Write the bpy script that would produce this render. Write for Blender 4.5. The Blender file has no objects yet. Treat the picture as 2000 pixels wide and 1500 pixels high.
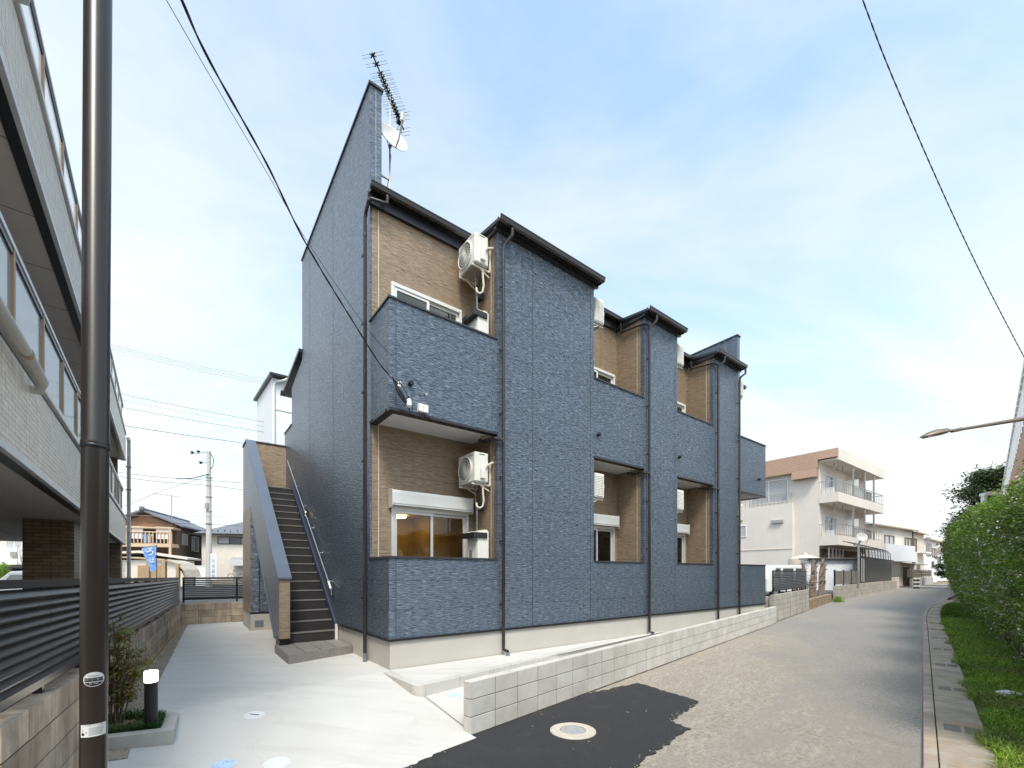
import bpy, bmesh, math, random
import numpy as np
from mathutils import Vector, Matrix
R = math.radians
random.seed(7); rng = np.random.default_rng(7)
scene = bpy.context.scene
C = scene.collection

# ------------------------------------------------------------------ camera
cam_d = bpy.data.cameras.new('camera'); cam = bpy.data.objects.new('camera', cam_d); C.objects.link(cam)
cam.location = (0, 0, 1.5); cam.rotation_euler = (R(90), 0, 0)
cam_d.sensor_fit = 'HORIZONTAL'; cam_d.sensor_width = 36; cam_d.lens = 36 * 851 / 2000
cam_d.shift_y = (1118 - 750) / 2000; cam_d.clip_end = 3000; cam_d.clip_start = .05
scene.camera = cam
# ------------------------------------------------------------------ sky and sun
SUN_EL, SUN_AZ = 56, 174          # azimuth clockwise from +Y: behind the camera, a little to the left
w = bpy.data.worlds.new('World'); scene.world = w; w.use_nodes = True
nt = w.node_tree; nt.nodes.clear()
def wn(t, **k):
    n = nt.nodes.new(t)
    for a, b in k.items(): setattr(n, a, b)
    return n
wl = nt.links.new
out = wn('ShaderNodeOutputWorld'); bg = wn('ShaderNodeBackground'); bg.inputs[1].default_value = .1255
sky = wn('ShaderNodeTexSky', sky_type='NISHITA', sun_disc=False, sun_elevation=R(SUN_EL), sun_rotation=R(SUN_AZ), air_density=1.0, dust_density=2.0, ozone_density=1.5)
tc = wn('ShaderNodeTexCoord'); sp = wn('ShaderNodeSeparateXYZ'); wl(tc.outputs['Generated'], sp.inputs[0])
def wm(op, a, b=None, clamp=False):
    n = wn('ShaderNodeMath', operation=op, use_clamp=clamp)
    for i, x in enumerate((a, b)):
        if x is None: continue
        if isinstance(x, (int, float)): n.inputs[i].default_value = x
        else: wl(x, n.inputs[i])
    return n.outputs[0]
zc = wm('MAXIMUM', sp.outputs[2], 0.0)
den = wm('ADD', zc, .28)
cv = wn('ShaderNodeCombineXYZ'); wl(wm('DIVIDE', sp.outputs[0], den), cv.inputs[0]); wl(wm('DIVIDE', sp.outputs[1], den), cv.inputs[1])
mp = wn('ShaderNodeMapping'); wl(cv.outputs[0], mp.inputs[0]); mp.inputs['Rotation'].default_value = (0, 0, R(35)); mp.inputs['Scale'].default_value = (.55, 1.5, 1)
nz = wn('ShaderNodeTexNoise'); wl(mp.outputs[0], nz.inputs['Vector']); nz.inputs['Scale'].default_value = 1.1; nz.inputs['Detail'].default_value = 7; nz.inputs['Roughness'].default_value = .58; nz.inputs['Distortion'].default_value = .6
cr = wn('ShaderNodeMapRange'); wl(nz.outputs['Fac'], cr.inputs[0]); cr.inputs[1].default_value = .40; cr.inputs[2].default_value = .66; cr.inputs[3].default_value = 0; cr.inputs[4].default_value = .62
hz = wm('POWER', wm('SUBTRACT', 1.0, zc), 2.2)
fac = wm('ADD', wm('MULTIPLY', hz, .62), wm('ADD', cr.outputs[0], .20), clamp=True)
mx = wn('ShaderNodeMix', data_type='RGBA'); wl(fac, mx.inputs[0])
gm = wn('ShaderNodeMix', data_type='RGBA', blend_type='MULTIPLY'); gm.inputs[0].default_value = 1; wl(sky.outputs[0], gm.inputs[6]); gm.inputs[7].default_value = (.98, 1.19, 1.10, 1)
wl(gm.outputs[2], mx.inputs[6]); mx.inputs[7].default_value = (2.86, 2.96, 2.96, 1)
wl(mx.outputs[2], bg.inputs[0]); wl(bg.outputs[0], out.inputs[0])
sd = bpy.data.lights.new('sun', 'SUN'); sd.energy = 1.2; sd.angle = R(16); sd.color = (1, .92, .82)
sun = bpy.data.objects.new('sun', sd); C.objects.link(sun)
sv = Vector((math.sin(R(SUN_AZ)) * math.cos(R(SUN_EL)), math.cos(R(SUN_AZ)) * math.cos(R(SUN_EL)), math.sin(R(SUN_EL))))
sun.rotation_euler = sv.to_track_quat('Z', 'Y').to_euler(); sun.location = sv * 50
vs = scene.view_settings; vs.view_transform = 'Standard'; vs.look = 'None'; vs.exposure = 1.56; vs.gamma = 1; vs.use_curve_mapping = False

# ------------------------------------------------------------------ helpers
class MB:
    def __init__(s): s.v = []; s.f = []
    def _add(s, vs_, fs):
        o = len(s.v); s.v += [tuple(p) for p in vs_]; s.f += [tuple(o + i for i in f) for f in fs]; return s
    def box(s, x0, x1, y0, y1, z0, z1):
        return s._add([(x0,y0,z0),(x1,y0,z0),(x1,y1,z0),(x0,y1,z0),(x0,y0,z1),(x1,y0,z1),(x1,y1,z1),(x0,y1,z1)],
                      [(0,3,2,1),(4,5,6,7),(0,1,5,4),(1,2,6,5),(2,3,7,6),(3,0,4,7)])
    def quad(s, *p): return s._add(p, [tuple(range(len(p)))])
    def prism(s, poly, axis, a, b):
        n = len(poly)
        def m(p, t):
            return (t, p[0], p[1]) if axis == 'x' else ((p[0], t, p[1]) if axis == 'y' else (p[0], p[1], t))
        vv = [m(p, a) for p in poly] + [m(p, b) for p in poly]
        return s._add(vv, [tuple(range(n))[::-1], tuple(range(n, 2*n))] + [(i, (i+1) % n, n+(i+1) % n, n+i) for i in range(n)])
    def tube(s, pts, r, n=8, cap=True):
        pts = [Vector(p) for p in pts]; rs = r if isinstance(r, (list, tuple)) else [r]*len(pts)
        rings = []; up = None
        for i, p in enumerate(pts):
            if i == 0: d = pts[1]-p
            elif i == len(pts)-1: d = p-pts[i-1]
            else: d = (pts[i+1]-p).normalized() + (p-pts[i-1]).normalized()
            d.normalize()
            if up is None:
                up = Vector((0,0,1)) if abs(d.z) < .9 else Vector((1,0,0))
            a = d.cross(up)
            if a.length < 1e-4: a = d.cross(Vector((.3,1,.2)))
            a.normalize(); b = a.cross(d); up = b
            rings.append([p + (a*math.cos(2*math.pi*k/n) + b*math.sin(2*math.pi*k/n))*rs[i] for k in range(n)])
        vv = [q for rg in rings for q in rg]; ff = []
        for i in range(len(pts)-1):
            for k in range(n):
                ff.append((i*n+k, i*n+(k+1) % n, (i+1)*n+(k+1) % n, (i+1)*n+k))
        if cap: ff += [tuple(range(n))[::-1], tuple((len(pts)-1)*n+k for k in range(n))]
        return s._add(vv, ff)
    def bar(s, p, q, w_, h_, up=(0,0,1)):
        p = Vector(p); q = Vector(q); d = (q-p).normalized(); u = Vector(up)
        a = d.cross(u)
        if a.length < 1e-4: a = d.cross(Vector((1,0,0)))
        a.normalize(); b = a.cross(d)
        a *= w_/2; b *= h_/2
        return s._add([p-a-b,p+a-b,p+a+b,p-a+b,q-a-b,q+a-b,q+a+b,q-a+b],
                      [(0,3,2,1),(4,5,6,7),(0,1,5,4),(1,2,6,5),(2,3,7,6),(3,0,4,7)])
    def lathe(s, prof, n=24, c=(0,0,0), axis='z'):
        vv = []; ff = []; m = len(prof)
        for k in range(n):
            t = 2*math.pi*k/n
            for r_, z_ in prof:
                a, b = r_*math.cos(t), r_*math.sin(t)
                p = (a, b, z_) if axis == 'z' else ((z_, a, b) if axis == 'x' else (a, z_, b))
                vv.append((c[0]+p[0], c[1]+p[1], c[2]+p[2]))
        for k in range(n):
            k2 = (k+1) % n
            for j in range(m-1): ff.append((k*m+j, k2*m+j, k2*m+j+1, k*m+j+1))
        return s._add(vv, ff)
    def disc(s, c, r, n=24, axis='z'):
        vv = []
        for k in range(n):
            a, b = r*math.cos(2*math.pi*k/n), r*math.sin(2*math.pi*k/n)
            p = (a, b, 0) if axis == 'z' else ((0, a, b) if axis == 'x' else (a, 0, b))
            vv.append((c[0]+p[0], c[1]+p[1], c[2]+p[2]))
        return s._add(vv, [tuple(range(n))])
    def hole_wall(s, u0, u1, v0, v1, z0, z1, holes):
        """a wall slab (thin in v) with rectangular holes (a,b,c,d) in u,z, sorted in u and apart"""
        x = u0
        for a, b, c_, d in holes:
            if a > x: s.box(x, a, v0, v1, z0, z1)
            if c_ > z0: s.box(a, b, v0, v1, z0, c_)
            if d < z1: s.box(a, b, v0, v1, d, z1)
            x = b
        if u1 > x: s.box(x, u1, v0, v1, z0, z1)
        return s
    def mesh(s, name, m, smooth=False, fix=True):
        me = bpy.data.meshes.new(name); me.from_pydata(s.v, [], s.f)
        if fix:
            bm = bmesh.new(); bm.from_mesh(me); bmesh.ops.recalc_face_normals(bm, faces=bm.faces); bm.to_mesh(me); bm.free()
        if smooth:
            me.polygons.foreach_set('use_smooth', [True]*len(me.polygons)); me.set_sharp_from_angle(angle=R(38))
        me.materials.append(m); return me
    def build(s, name, m, parent=None, smooth=False, bev=0, loc=None, rz=None, fix=True):
        return place(name, s.mesh(name, m, smooth, fix), parent, loc, rz, bev)
def place(name, me, parent=None, loc=None, rz=None, bev=0, rot=None):
    o = bpy.data.objects.new(name, me); C.objects.link(o); o.parent = parent
    if loc is not None: o.location = loc
    if rz is not None: o.rotation_euler = (0, 0, rz)
    if rot is not None: o.rotation_euler = rot
    if bev:
        b = o.modifiers.new('bevel', 'BEVEL'); b.width = bev; b.segments = 2; b.limit_method = 'ANGLE'; b.angle_limit = R(40)
    return o
def npmesh(name, co, faces_n, m, smooth=False):
    """co: (N*k,3) array, k vertices per face, all faces loose"""
    k = faces_n; n = len(co)//k
    me = bpy.data.meshes.new(name); me.vertices.add(n*k); me.vertices.foreach_set('co', np.asarray(co, dtype=np.float32).ravel())
    me.loops.add(n*k); me.loops.foreach_set('vertex_index', np.arange(n*k, dtype=np.int32))
    me.polygons.add(n); me.polygons.foreach_set('loop_start', np.arange(0, n*k, k, dtype=np.int32)); me.polygons.foreach_set('loop_total', np.full(n, k, dtype=np.int32))
    me.update(); me.validate(); me.materials.append(m); return me
class Frame:
    def __init__(s, o, d):
        s.o = Vector((o[0], o[1])); s.d = Vector(d).normalized(); s.n = Vector((-s.d.y, s.d.x)); s.a = math.atan2(s.d.y, s.d.x)
    def w(s, x, y, z=0):
        p = s.o + s.d*x + s.n*y; return Vector((p.x, p.y, z))
    def loc(s, X, Y):
        q = Vector((X, Y)) - s.o; return q.dot(s.d), q.dot(s.n)
BF = Frame((-1.8754, 6.65), (1115, 851))            # dark blue building: x along the facade, y into the building
WF = Frame((-4.15, 4.46), (-.553, .833))            # left boundary wall
KF = Frame((0, 0), (803, 851))                      # the kerb line under the viewer
RF = Frame((0, 0), (.678, .735))                    # the lane: x along, y to the left
LF = Frame((-13.4, 15.1), (.6276, -.7785))          # tiled building on the left: x towards the camera, y to the right
WORLD = Frame((0, 0), (1, 0))
def tag(o, label=None, cat=None, group=None, kind=None):
    if label: o['label'] = label
    if cat: o['category'] = cat
    if group: o['group'] = group
    if kind: o['kind'] = kind
    return o
def thing(name, label, cat, fr=WORLD, loc=(0,0,0), rz=0, group=None):
    o = bpy.data.objects.new(name, None); o.empty_display_size = .2; C.objects.link(o)
    o.location = fr.w(*loc); o.rotation_euler = (0, 0, fr.a + rz)
    return tag(o, label, cat, group)
def kind(o, k): o['kind'] = k; return o
def at(x, y, D): return Vector(((x-1000)/851*D, D, 1.5+(1118-y)/851*D))

# ------------------------------------------------------------------ materials
def nodes(name):
    m = bpy.data.materials.new(name); m.use_nodes = True; t = m.node_tree
    return m, t, t.nodes['Principled BSDF']
class NT:
    def __init__(s, t): s.t = t
    def n(s, ty, **k):
        n = s.t.nodes.new(ty)
        for a, b in k.items(): setattr(n, a, b)
        return n
    def l(s, a, b): s.t.links.new(a, b)
    def m(s, op, a, b=None, c=None, clamp=False):
        n = s.n('ShaderNodeMath', operation=op, use_clamp=clamp)
        for i, x in enumerate((a, b, c)):
            if x is None: continue
            if isinstance(x, (int, float)): n.inputs[i].default_value = x
            else: s.l(x, n.inputs[i])
        return n.outputs[0]
    def mix(s, f, a, b, blend='MIX'):
        n = s.n('ShaderNodeMix', data_type='RGBA', blend_type=blend)
        for i, x in ((0, f), (6, a), (7, b)):
            if isinstance(x, (int, float)): n.inputs[i].default_value = x
            elif isinstance(x, (tuple, list)): n.inputs[i].default_value = (*x[:3], 1)
            else: s.l(x, n.inputs[i])
        return n.outputs[2]
    def ramp(s, f, a, b, lo=0, hi=1):
        n = s.n('ShaderNodeMapRange'); s.l(f, n.inputs[0])
        for i, x in enumerate((a, b, lo, hi)): n.inputs[i+1].default_value = x
        return n.outputs[0]
    def pos(s): return s.n('ShaderNodeNewGeometry').outputs['Position']
    def noise(s, vec, scale, detail=4, rough=.55, dist=0, sc=None, rot=None):
        if sc or rot:
            mp = s.n('ShaderNodeMapping'); s.l(vec, mp.inputs[0])
            if sc: mp.inputs['Scale'].default_value = sc
            if rot: mp.inputs['Rotation'].default_value = rot
            vec = mp.outputs[0]
        n = s.n('ShaderNodeTexNoise'); s.l(vec, n.inputs['Vector'])
        n.inputs['Scale'].default_value = scale; n.inputs['Detail'].default_value = detail; n.inputs['Roughness'].default_value = rough; n.inputs['Distortion'].default_value = dist
        return n.outputs['Fac']
    def bump(s, h, strength, dist, bs):
        b = s.n('ShaderNodeBump'); b.inputs['Strength'].default_value = strength; b.inputs['Distance'].default_value = dist
        s.l(h, b.inputs['Height']); s.l(b.outputs[0], bs.inputs['Normal'])
def mat(name, col, rough=.6, metal=0, spec=.5, var=.12, vs_=3.0, bump=0, bs_=60, orand=0, streak=0, grime=0, gcol=(.12,.1,.08)):
    m, t, b = nodes(name); N = NT(t); p = N.pos()
    c = None
    n1 = N.noise(p, vs_, 5, .6)
    f = N.ramp(n1, .3, .7, 1-var, 1+var)
    if orand:
        oi = N.n('ShaderNodeObjectInfo'); f = N.m('MULTIPLY', f, N.ramp(oi.outputs['Random'], 0, 1, 1-orand, 1+orand))
    vm = N.n('ShaderNodeVectorMath', operation='SCALE'); vm.inputs[0].default_value = col[:3]; N.l(f, vm.inputs['Scale'])
    c = vm.outputs[0]
    if streak:
        ns = N.noise(p, 1.0, 5, .6, 0, (7, 7, .5)); c = N.mix(N.ramp(ns, .48, .72, 0, streak), c, gcol)
    if grime:
        ng = N.noise(p, 1.7, 6, .65, .4); c = N.mix(N.ramp(ng, .45, .75, 0, grime), c, gcol)
    N.l(c, b.inputs['Base Color'])
    b.inputs['Roughness'].default_value = rough; b.inputs['Metallic'].default_value = metal; b.inputs['Specular IOR Level'].default_value = spec
    if bump: N.bump(N.noise(p, bs_, 4, .6), bump, .01, b)
    return m
def siding(name, ref, dark, mid, light, sx, sz, rough, bump, met=0):
    """moulded wall board: short wavy dashes of relief in fine courses, glossy coat"""
    m, t, b = nodes(name); N = NT(t)
    tcn = N.n('ShaderNodeTexCoord'); tcn.object = ref
    s = N.n('ShaderNodeSeparateXYZ'); N.l(tcn.outputs['Object'], s.inputs[0])
    h = N.m('ADD', s.outputs[0], s.outputs[1])
    def dash(ox, oy, kx, kz):
        cv_ = N.n('ShaderNodeCombineXYZ'); N.l(N.m('ADD', N.m('MULTIPLY', h, sx*kx), ox), cv_.inputs[0]); N.l(N.m('ADD', N.m('MULTIPLY', s.outputs[2], sz*kz), oy), cv_.inputs[1])
        n = N.n('ShaderNodeTexNoise', noise_dimensions='2D'); N.l(cv_.outputs[0], n.inputs['Vector']); n.inputs['Scale'].default_value = 1; n.inputs['Detail'].default_value = 1.0; n.inputs['Roughness'].default_value = .5; n.inputs['Distortion'].default_value = .15
        return n.outputs['Fac']
    n1 = dash(0, 0, 1, 1); n2 = dash(37.3, 11.7, .8, 1.15)
    c = N.mix(N.ramp(n1, .30, .44, 1, 0), mid, dark); c = N.mix(N.ramp(n2, .58, .70, 0, .9), c, light)  # light dashes put the glints on the relief into the colour
    g = N.noise(tcn.outputs['Object'], .8, 3); fr = N.m('FRACT', N.m('MULTIPLY', s.outputs[2], 1/.455)); seam = N.ramp(fr, .012, .03, .62, 1)
    vm = N.n('ShaderNodeVectorMath', operation='SCALE'); N.l(c, vm.inputs[0]); N.l(N.m('MULTIPLY', seam, N.ramp(g, .3, .7, .93, 1.07)), vm.inputs['Scale'])
    N.l(vm.outputs[0], b.inputs['Base Color'])
    b.inputs['Roughness'].default_value = rough; b.inputs['Metallic'].default_value = met
    N.bump(N.m('ADD', n1, N.m('MULTIPLY', n2, .6)), bump, .012, b)
    return m
def glass(name, tint=(.85,.88,.86), add=.05):
    m = bpy.data.materials.new(name); m.use_nodes = True; t = m.node_tree; t.nodes.clear(); N = NT(t)
    o = N.n('ShaderNodeOutputMaterial'); tr = N.n('ShaderNodeBsdfTransparent'); tr.inputs[0].default_value = (*tint, 1)
    gl = N.n('ShaderNodeBsdfGlossy'); gl.inputs['Roughness'].default_value = .01
    fr = N.n('ShaderNodeFresnel'); fr.inputs[0].default_value = 1.5
    ms = N.n('ShaderNodeMixShader'); N.l(N.m('ADD', fr.outputs[0], add, clamp=True), ms.inputs[0]); N.l(tr.outputs[0], ms.inputs[1]); N.l(gl.outputs[0], ms.inputs[2]); N.l(ms.outputs[0], o.inputs[0])
    return m
def emit(name, col, st):
    m, t, b = nodes(name); b.inputs['Base Color'].default_value = (*col, 1); b.inputs['Emission Color'].default_value = (*col, 1); b.inputs['Emission Strength'].default_value = st; return m
def foliage(name, a, b_, c_, rough=.5, vs_=1.2, patch=None):
    m, t, b = nodes(name); N = NT(t); g = N.n('ShaderNodeNewGeometry')
    rp = g.outputs['Random Per Island']
    c = N.mix(N.ramp(rp, 0, .6), a, b_); c = N.mix(N.ramp(rp, .75, 1), c, c_)
    n1 = N.noise(g.outputs['Position'], vs_, 3)
    if patch: c = N.mix(N.m('MULTIPLY', N.ramp(N.noise(g.outputs['Position'], 1.1, 5, .65), .5, .66, 0, .8), N.ramp(rp, .15, .35)), c, patch)
    vm = N.n('ShaderNodeVectorMath', operation='SCALE'); N.l(c, vm.inputs[0]); N.l(N.ramp(n1, .3, .7, .7, 1.25), vm.inputs['Scale'])
    N.l(vm.outputs[0], b.inputs['Base Color']); b.inputs['Roughness'].default_value = rough
    b.inputs['Transmission Weight'].default_value = 0
    tl = N.n('ShaderNodeBsdfTranslucent'); N.l(vm.outputs[0], tl.inputs[0])
    ms = N.n('ShaderNodeMixShader'); ms.inputs[0].default_value = .25
    o = t.nodes['Material Output']; N.l(b.outputs[0], ms.inputs[1]); N.l(tl.outputs[0], ms.inputs[2]); N.l(ms.outputs[0], o.inputs[0])
    return m
M = {}
M['dark_metal'] = mat('dark_metal', (.020,.020,.0235), .33, .0, .5, .15)
M['coping'] = mat('coping_metal', (.035,.036,.042), .4, .0, .5, .1)
M['stair_coping'] = mat('stair_coping_metal', (.13,.16,.22), .38, .2, .5, .06)
M['pipe'] = mat('downpipe_plastic', (.030,.027,.027), .22, 0, .55, .1)
M['grey_pvc'] = mat('grey_pvc', (.17,.19,.22), .45)
M['plinth'] = mat('foundation_render', (.50,.47,.43), .85, var=.06, vs_=1.2, bump=.12, bs_=90, grime=.12, gcol=(.38,.33,.27))
M['soffit'] = mat('soffit_board', (.66,.66,.67), .7, var=.03)
M['alu'] = mat('aluminium_frame', (.62,.61,.60), .38, .35, .5, .05)
M['white_frame'] = mat('white_frame', (.74,.73,.72), .4, .1, .5, .04)
M['ac'] = mat('appliance_white', (.74,.72,.67), .45, 0, .4, .04, 1.5)
M['ac_dark'] = mat('appliance_dark', (.03,.03,.032), .6)
M['tin'] = mat('galvanised', (.42,.40,.38), .45, .6)
M['bracket'] = mat('bracket_cream', (.70,.64,.54), .5, 0, .4, .06)
M['black'] = mat('black_plastic', (.012,.012,.013), .4)
M['white'] = mat('white_plastic', (.78,.77,.75), .45, var=.04)
M['step'] = mat('stair_tread', (.032,.029,.028), .55, 0, .45, .12, 8, .1, 200)
M['nosing'] = mat('stair_nosing', (.19,.18,.175), .5)
M['tile_grey'] = mat('porch_tile', (.24,.225,.215), .55, 0, .5, .15, 9, .1, 80, orand=.06)
M['steel'] = mat('stainless', (.62,.62,.63), .25, .9, .5, .05)
M['navy_steel'] = mat('stringer_paint', (.045,.06,.095), .42, .1)
M['room'] = mat('room_wall', (.50,.32,.09), .8)
M['curtain'] = mat('curtain_cloth', (.62,.60,.57), .9, var=.1, vs_=8)
M['fence'] = mat('fence_bronze', (.034,.031,.032), .36, .15, .5, .12, 2)
M['pole'] = mat('pole_bronze', (.034,.027,.024), .28, .15, .5, .08, 2)
M['wire'] = mat('cable_black', (.014,.015,.018), .5)
M['kerb'] = mat('kerb_concrete', (.50,.48,.455), .85, var=.1, vs_=5, bump=.15, bs_=120, orand=.05)
M['mortar'] = mat('mortar', (.10,.092,.085), .95)
M['block_new'] = mat('new_block', (.56,.535,.505), .88, var=.10, vs_=5, bump=.3, bs_=110, orand=.08, grime=.28, gcol=(.40,.31,.22))
M['block_old'] = mat('weathered_block', (.44,.36,.28), .9, var=.25, vs_=4, bump=.4, bs_=80, orand=.28, streak=.65, grime=.55, gcol=(.14,.095,.06))
M['block_grey'] = mat('grey_old_block', (.42,.39,.35), .9, var=.15, vs_=1.5, bump=.25, bs_=90, orand=.08, streak=.6, gcol=(.13,.115,.10))
M['tan'] = mat('tan_block_base', (.42,.29,.17), .9, var=.2, vs_=4, bump=.2)
def concrete():
    m, t, b = nodes('fresh_concrete'); N = NT(t); p = N.pos()
    a = N.noise(p, .55, 6, .6, .5); s = N.noise(p, 1.0, 5, .6, 0, (.5, 3.5, 1), (0,0,R(-12))); f = N.noise(p, 45, 3, .6)
    c = N.mix(N.ramp(a, .35, .7), (.60,.585,.565), (.53,.515,.495)); c = N.mix(N.ramp(s, .5, .68, 0, .45), c, (.44,.42,.395)); c = N.mix(N.ramp(N.noise(p, 1.6, 7, .72, 1.2), .56, .72, 0, .35), c, (.42,.375,.32)); c = N.mix(N.ramp(N.noise(p, 5.5, 6, .75, .8), .60, .70, 0, .25), c, (.66,.64,.61))
    c = N.mix(N.ramp(f, .62, .75, 0, .18), c, (.42,.40,.38))
    N.l(c, b.inputs['Base Color']); b.inputs['Roughness'].default_value = .8
    N.bump(N.m('ADD', N.noise(p, 120, 3), N.m('MULTIPLY', s, 1.0)), .12, .006, b); return m
def road():
    m, t, b = nodes('worn_lane_surface'); N = NT(t); p = N.pos()
    mp = N.n('ShaderNodeMapping'); mp.inputs['Rotation'].default_value = (0,0,-RF.a); N.l(p, mp.inputs[0]); q = mp.outputs[0]
    sx = N.n('ShaderNodeSeparateXYZ'); N.l(q, sx.inputs[0]); r_, s_ = sx.outputs[0], sx.outputs[1]
    big = N.noise(q, .5, 7, .66, .6, (.55, 1.2, 1)); med = N.noise(q, 2.2, 6, .65, .3, (.6, 1.4, 1)); fine = N.noise(p, 70, 5, .7); spk = N.noise(p, 190, 2, .5)
    agg = N.noise(p, 24, 5, .8, .2); grey = N.mix(N.ramp(N.m('ADD', N.m('MULTIPLY', fine, .5), N.m('MULTIPLY', agg, .5)), .36, .62), (.115,.108,.102), (.40,.375,.35))
    sand = N.mix(N.ramp(med, .3, .7), (.45,.405,.345), (.36,.315,.26)); sand = N.mix(N.ramp(agg, .42, .62, 0, .9), sand, (.21,.175,.145)); sand = N.mix(N.ramp(N.noise(q, 9, 5, .7, .6, (.5,1.6,1)), .5, .68, 0, .55), sand, (.52,.465,.395))
    # pale silt lies on the left half near the new wall and fades towards the far, greyer end
    side = N.ramp(s_, .2, 2.9, -.10, .34); far = N.ramp(r_, 7, 17, .06, -.42)
    f = N.ramp(N.m('ADD', N.m('ADD', big, N.m('MULTIPLY', med, .35)), N.m('ADD', side, far)), .58, .84)
    c = N.mix(f, grey, sand)
    c = N.mix(N.ramp(N.noise(q, 1.3, 6, .7, .5), .6, .7, 0, .5), c, (.22,.20,.185))
    c = N.mix(N.ramp(spk, .66, .74, 0, .7), c, (.42,.39,.36)); c = N.mix(N.ramp(spk, .26, .34, .65, 0), c, (.07,.065,.06))
    N.l(c, b.inputs['Base Color']); b.inputs['Roughness'].default_value = .9
    N.bump(N.m('ADD', fine, N.m('MULTIPLY', agg, 1.2)), .9, .014, b); return m
def asphalt():
    m, t, b = nodes('fresh_asphalt'); N = NT(t); p = N.pos()
    f = N.noise(p, 55, 6, .8); md = N.noise(p, 3, 5, .6, .4); vo = N.n('ShaderNodeTexVoronoi'); vo.inputs['Scale'].default_value = 130; N.l(p, vo.inputs['Vector'])
    c = N.mix(N.ramp(f, .35, .7), (.010,.010,.012), (.052,.050,.054)); c = N.mix(N.ramp(md, .55, .75, 0, .45), c, (.075,.068,.06))
    N.l(c, b.inputs['Base Color']); b.inputs['Roughness'].default_value = .75
    N.bump(N.m('ADD', f, vo.outputs['Distance']), .7, .012, b); return m
def gutter_m():
    m, t, b = nodes('gutter_concrete'); N = NT(t); p = N.pos(); oi = N.n('ShaderNodeObjectInfo')
    a = N.noise(p, 4, 6, .65, .5); f = N.noise(p, 90, 4, .65)
    c = N.mix(N.ramp(a, .35, .7), (.40,.345,.29), (.30,.245,.19)); c = N.mix(N.ramp(N.noise(p, 1.3, 5, .6), .55, .72, 0, .6), c, (.40,.25,.12))
    c = N.mix(N.ramp(f, .55, .75, 0, .5), c, (.22,.18,.14))
    vm = N.n('ShaderNodeVectorMath', operation='SCALE'); N.l(c, vm.inputs[0]); N.l(N.ramp(oi.outputs['Random'], 0, 1, .9, 1.1), vm.inputs['Scale']); N.l(vm.outputs[0], b.inputs['Base Color'])
    b.inputs['Roughness'].default_value = .9; N.bump(f, .4, .008, b); return m
def milky():
    m, t, b = nodes('milky_glass'); N = NT(t); b.inputs['Base Color'].default_value = (.88,.90,.92,1); b.inputs['Roughness'].default_value = .05; b.inputs['Specular IOR Level'].default_value = 1; b.inputs['Metallic'].default_value = .5
    tr = N.n('ShaderNodeBsdfTransparent'); tr.inputs[0].default_value = (.92,.94,.95,1); tl = N.n('ShaderNodeBsdfTranslucent'); tl.inputs[0].default_value = (.92,.94,.96,1)
    m1 = N.n('ShaderNodeMixShader'); m1.inputs[0].default_value = .5; N.l(b.outputs[0], m1.inputs[1]); N.l(tl.outputs[0], m1.inputs[2])
    m2 = N.n('ShaderNodeMixShader'); m2.inputs[0].default_value = .18; N.l(m1.outputs[0], m2.inputs[1]); N.l(tr.outputs[0], m2.inputs[2]); N.l(m2.outputs[0], t.nodes['Material Output'].inputs[0]); return m
M['concrete'] = concrete(); M['road'] = road(); M['asphalt'] = asphalt(); M['gutter'] = gutter_m()
M['lot'] = mat('old_asphalt', (.085,.085,.09), .9, var=.2, bump=.4, bs_=80)
M['earth'] = mat('bare_earth', (.20,.15,.10), .95, var=.25, vs_=5, bump=.5, bs_=40)
M['gravel'] = mat('gravel', (.33,.28,.23), .95, var=.4, vs_=40, bump=.8, bs_=60)
M['glass'] = glass('window_glass', (.86,.84,.74), .0)
M['glass_far'] = mat('far_glass', (.10,.11,.12), .06, 0, .6, .1)
M['balustrade'] = milky()
M['grass'] = foliage('grass_blades', (.11,.21,.014), (.19,.34,.022), (.34,.42,.08), .6, 1.2, (.26,.25,.07))
M['hedge'] = foliage('hedge_leaves', (.07,.145,.012), (.17,.30,.026), (.36,.44,.09), .55, .8, (.20,.15,.115))
M['flower'] = mat('pale_blossom', (.68,.60,.62), .7, var=.15, vs_=20)
M['bark'] = mat('bark', (.12,.085,.06), .9, var=.3, vs_=8)
M['tree'] = foliage('dark_tree_leaves', (.03,.045,.022), (.065,.09,.042), (.12,.15,.07), .6)
M['nandina'] = foliage('nandina_leaves', (.15,.085,.045), (.12,.20,.04), (.38,.15,.05), .5, 6)
M['mondo'] = foliage('dwarf_grass', (.018,.055,.012), (.045,.11,.02), (.09,.16,.03))
M['brush'] = foliage('dry_brush', (.11,.075,.05), (.20,.14,.10), (.10,.14,.05), .8)

# ------------------------------------------------------------------ ground, lane, drive
def zg(s): return 0.0 if s >= 5.9 else (-.34 if s <= 3.45 else -.34 + .34*(s-3.45)/2.45)
kind(MB().quad((-400,-60,-.50),(700,-60,-.50),(700,1600,-.50),(-400,1600,-.50)).build('ground', M['earth']), 'structure')
def polyline_off(pts, off):
    res = []
    for i, p in enumerate(pts):
        a = Vector(pts[max(i-1, 0)]); b = Vector(pts[min(i+1, len(pts)-1)]); d = (b-a).normalized(); n = Vector((-d.y, d.x))
        q = Vector(p) + n*off; res.append((q.x, q.y))
    return res
KC = [KF.w(r_, 0)[:2] for r_ in (-3, 5, 12, 19, 25)] + [(22.2, 23.2), (25.8, 26.4), (31, 31), (40, 39), (60, 56.5)]   # kerb line, bends right
rp = [(x, y) for x, y in KC]
left_edge = [RF.w(-12, 9)[:2], RF.w(2, 8.5)[:2], RF.w(26, 8)[:2], (26, 36), (58, 66)]
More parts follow.
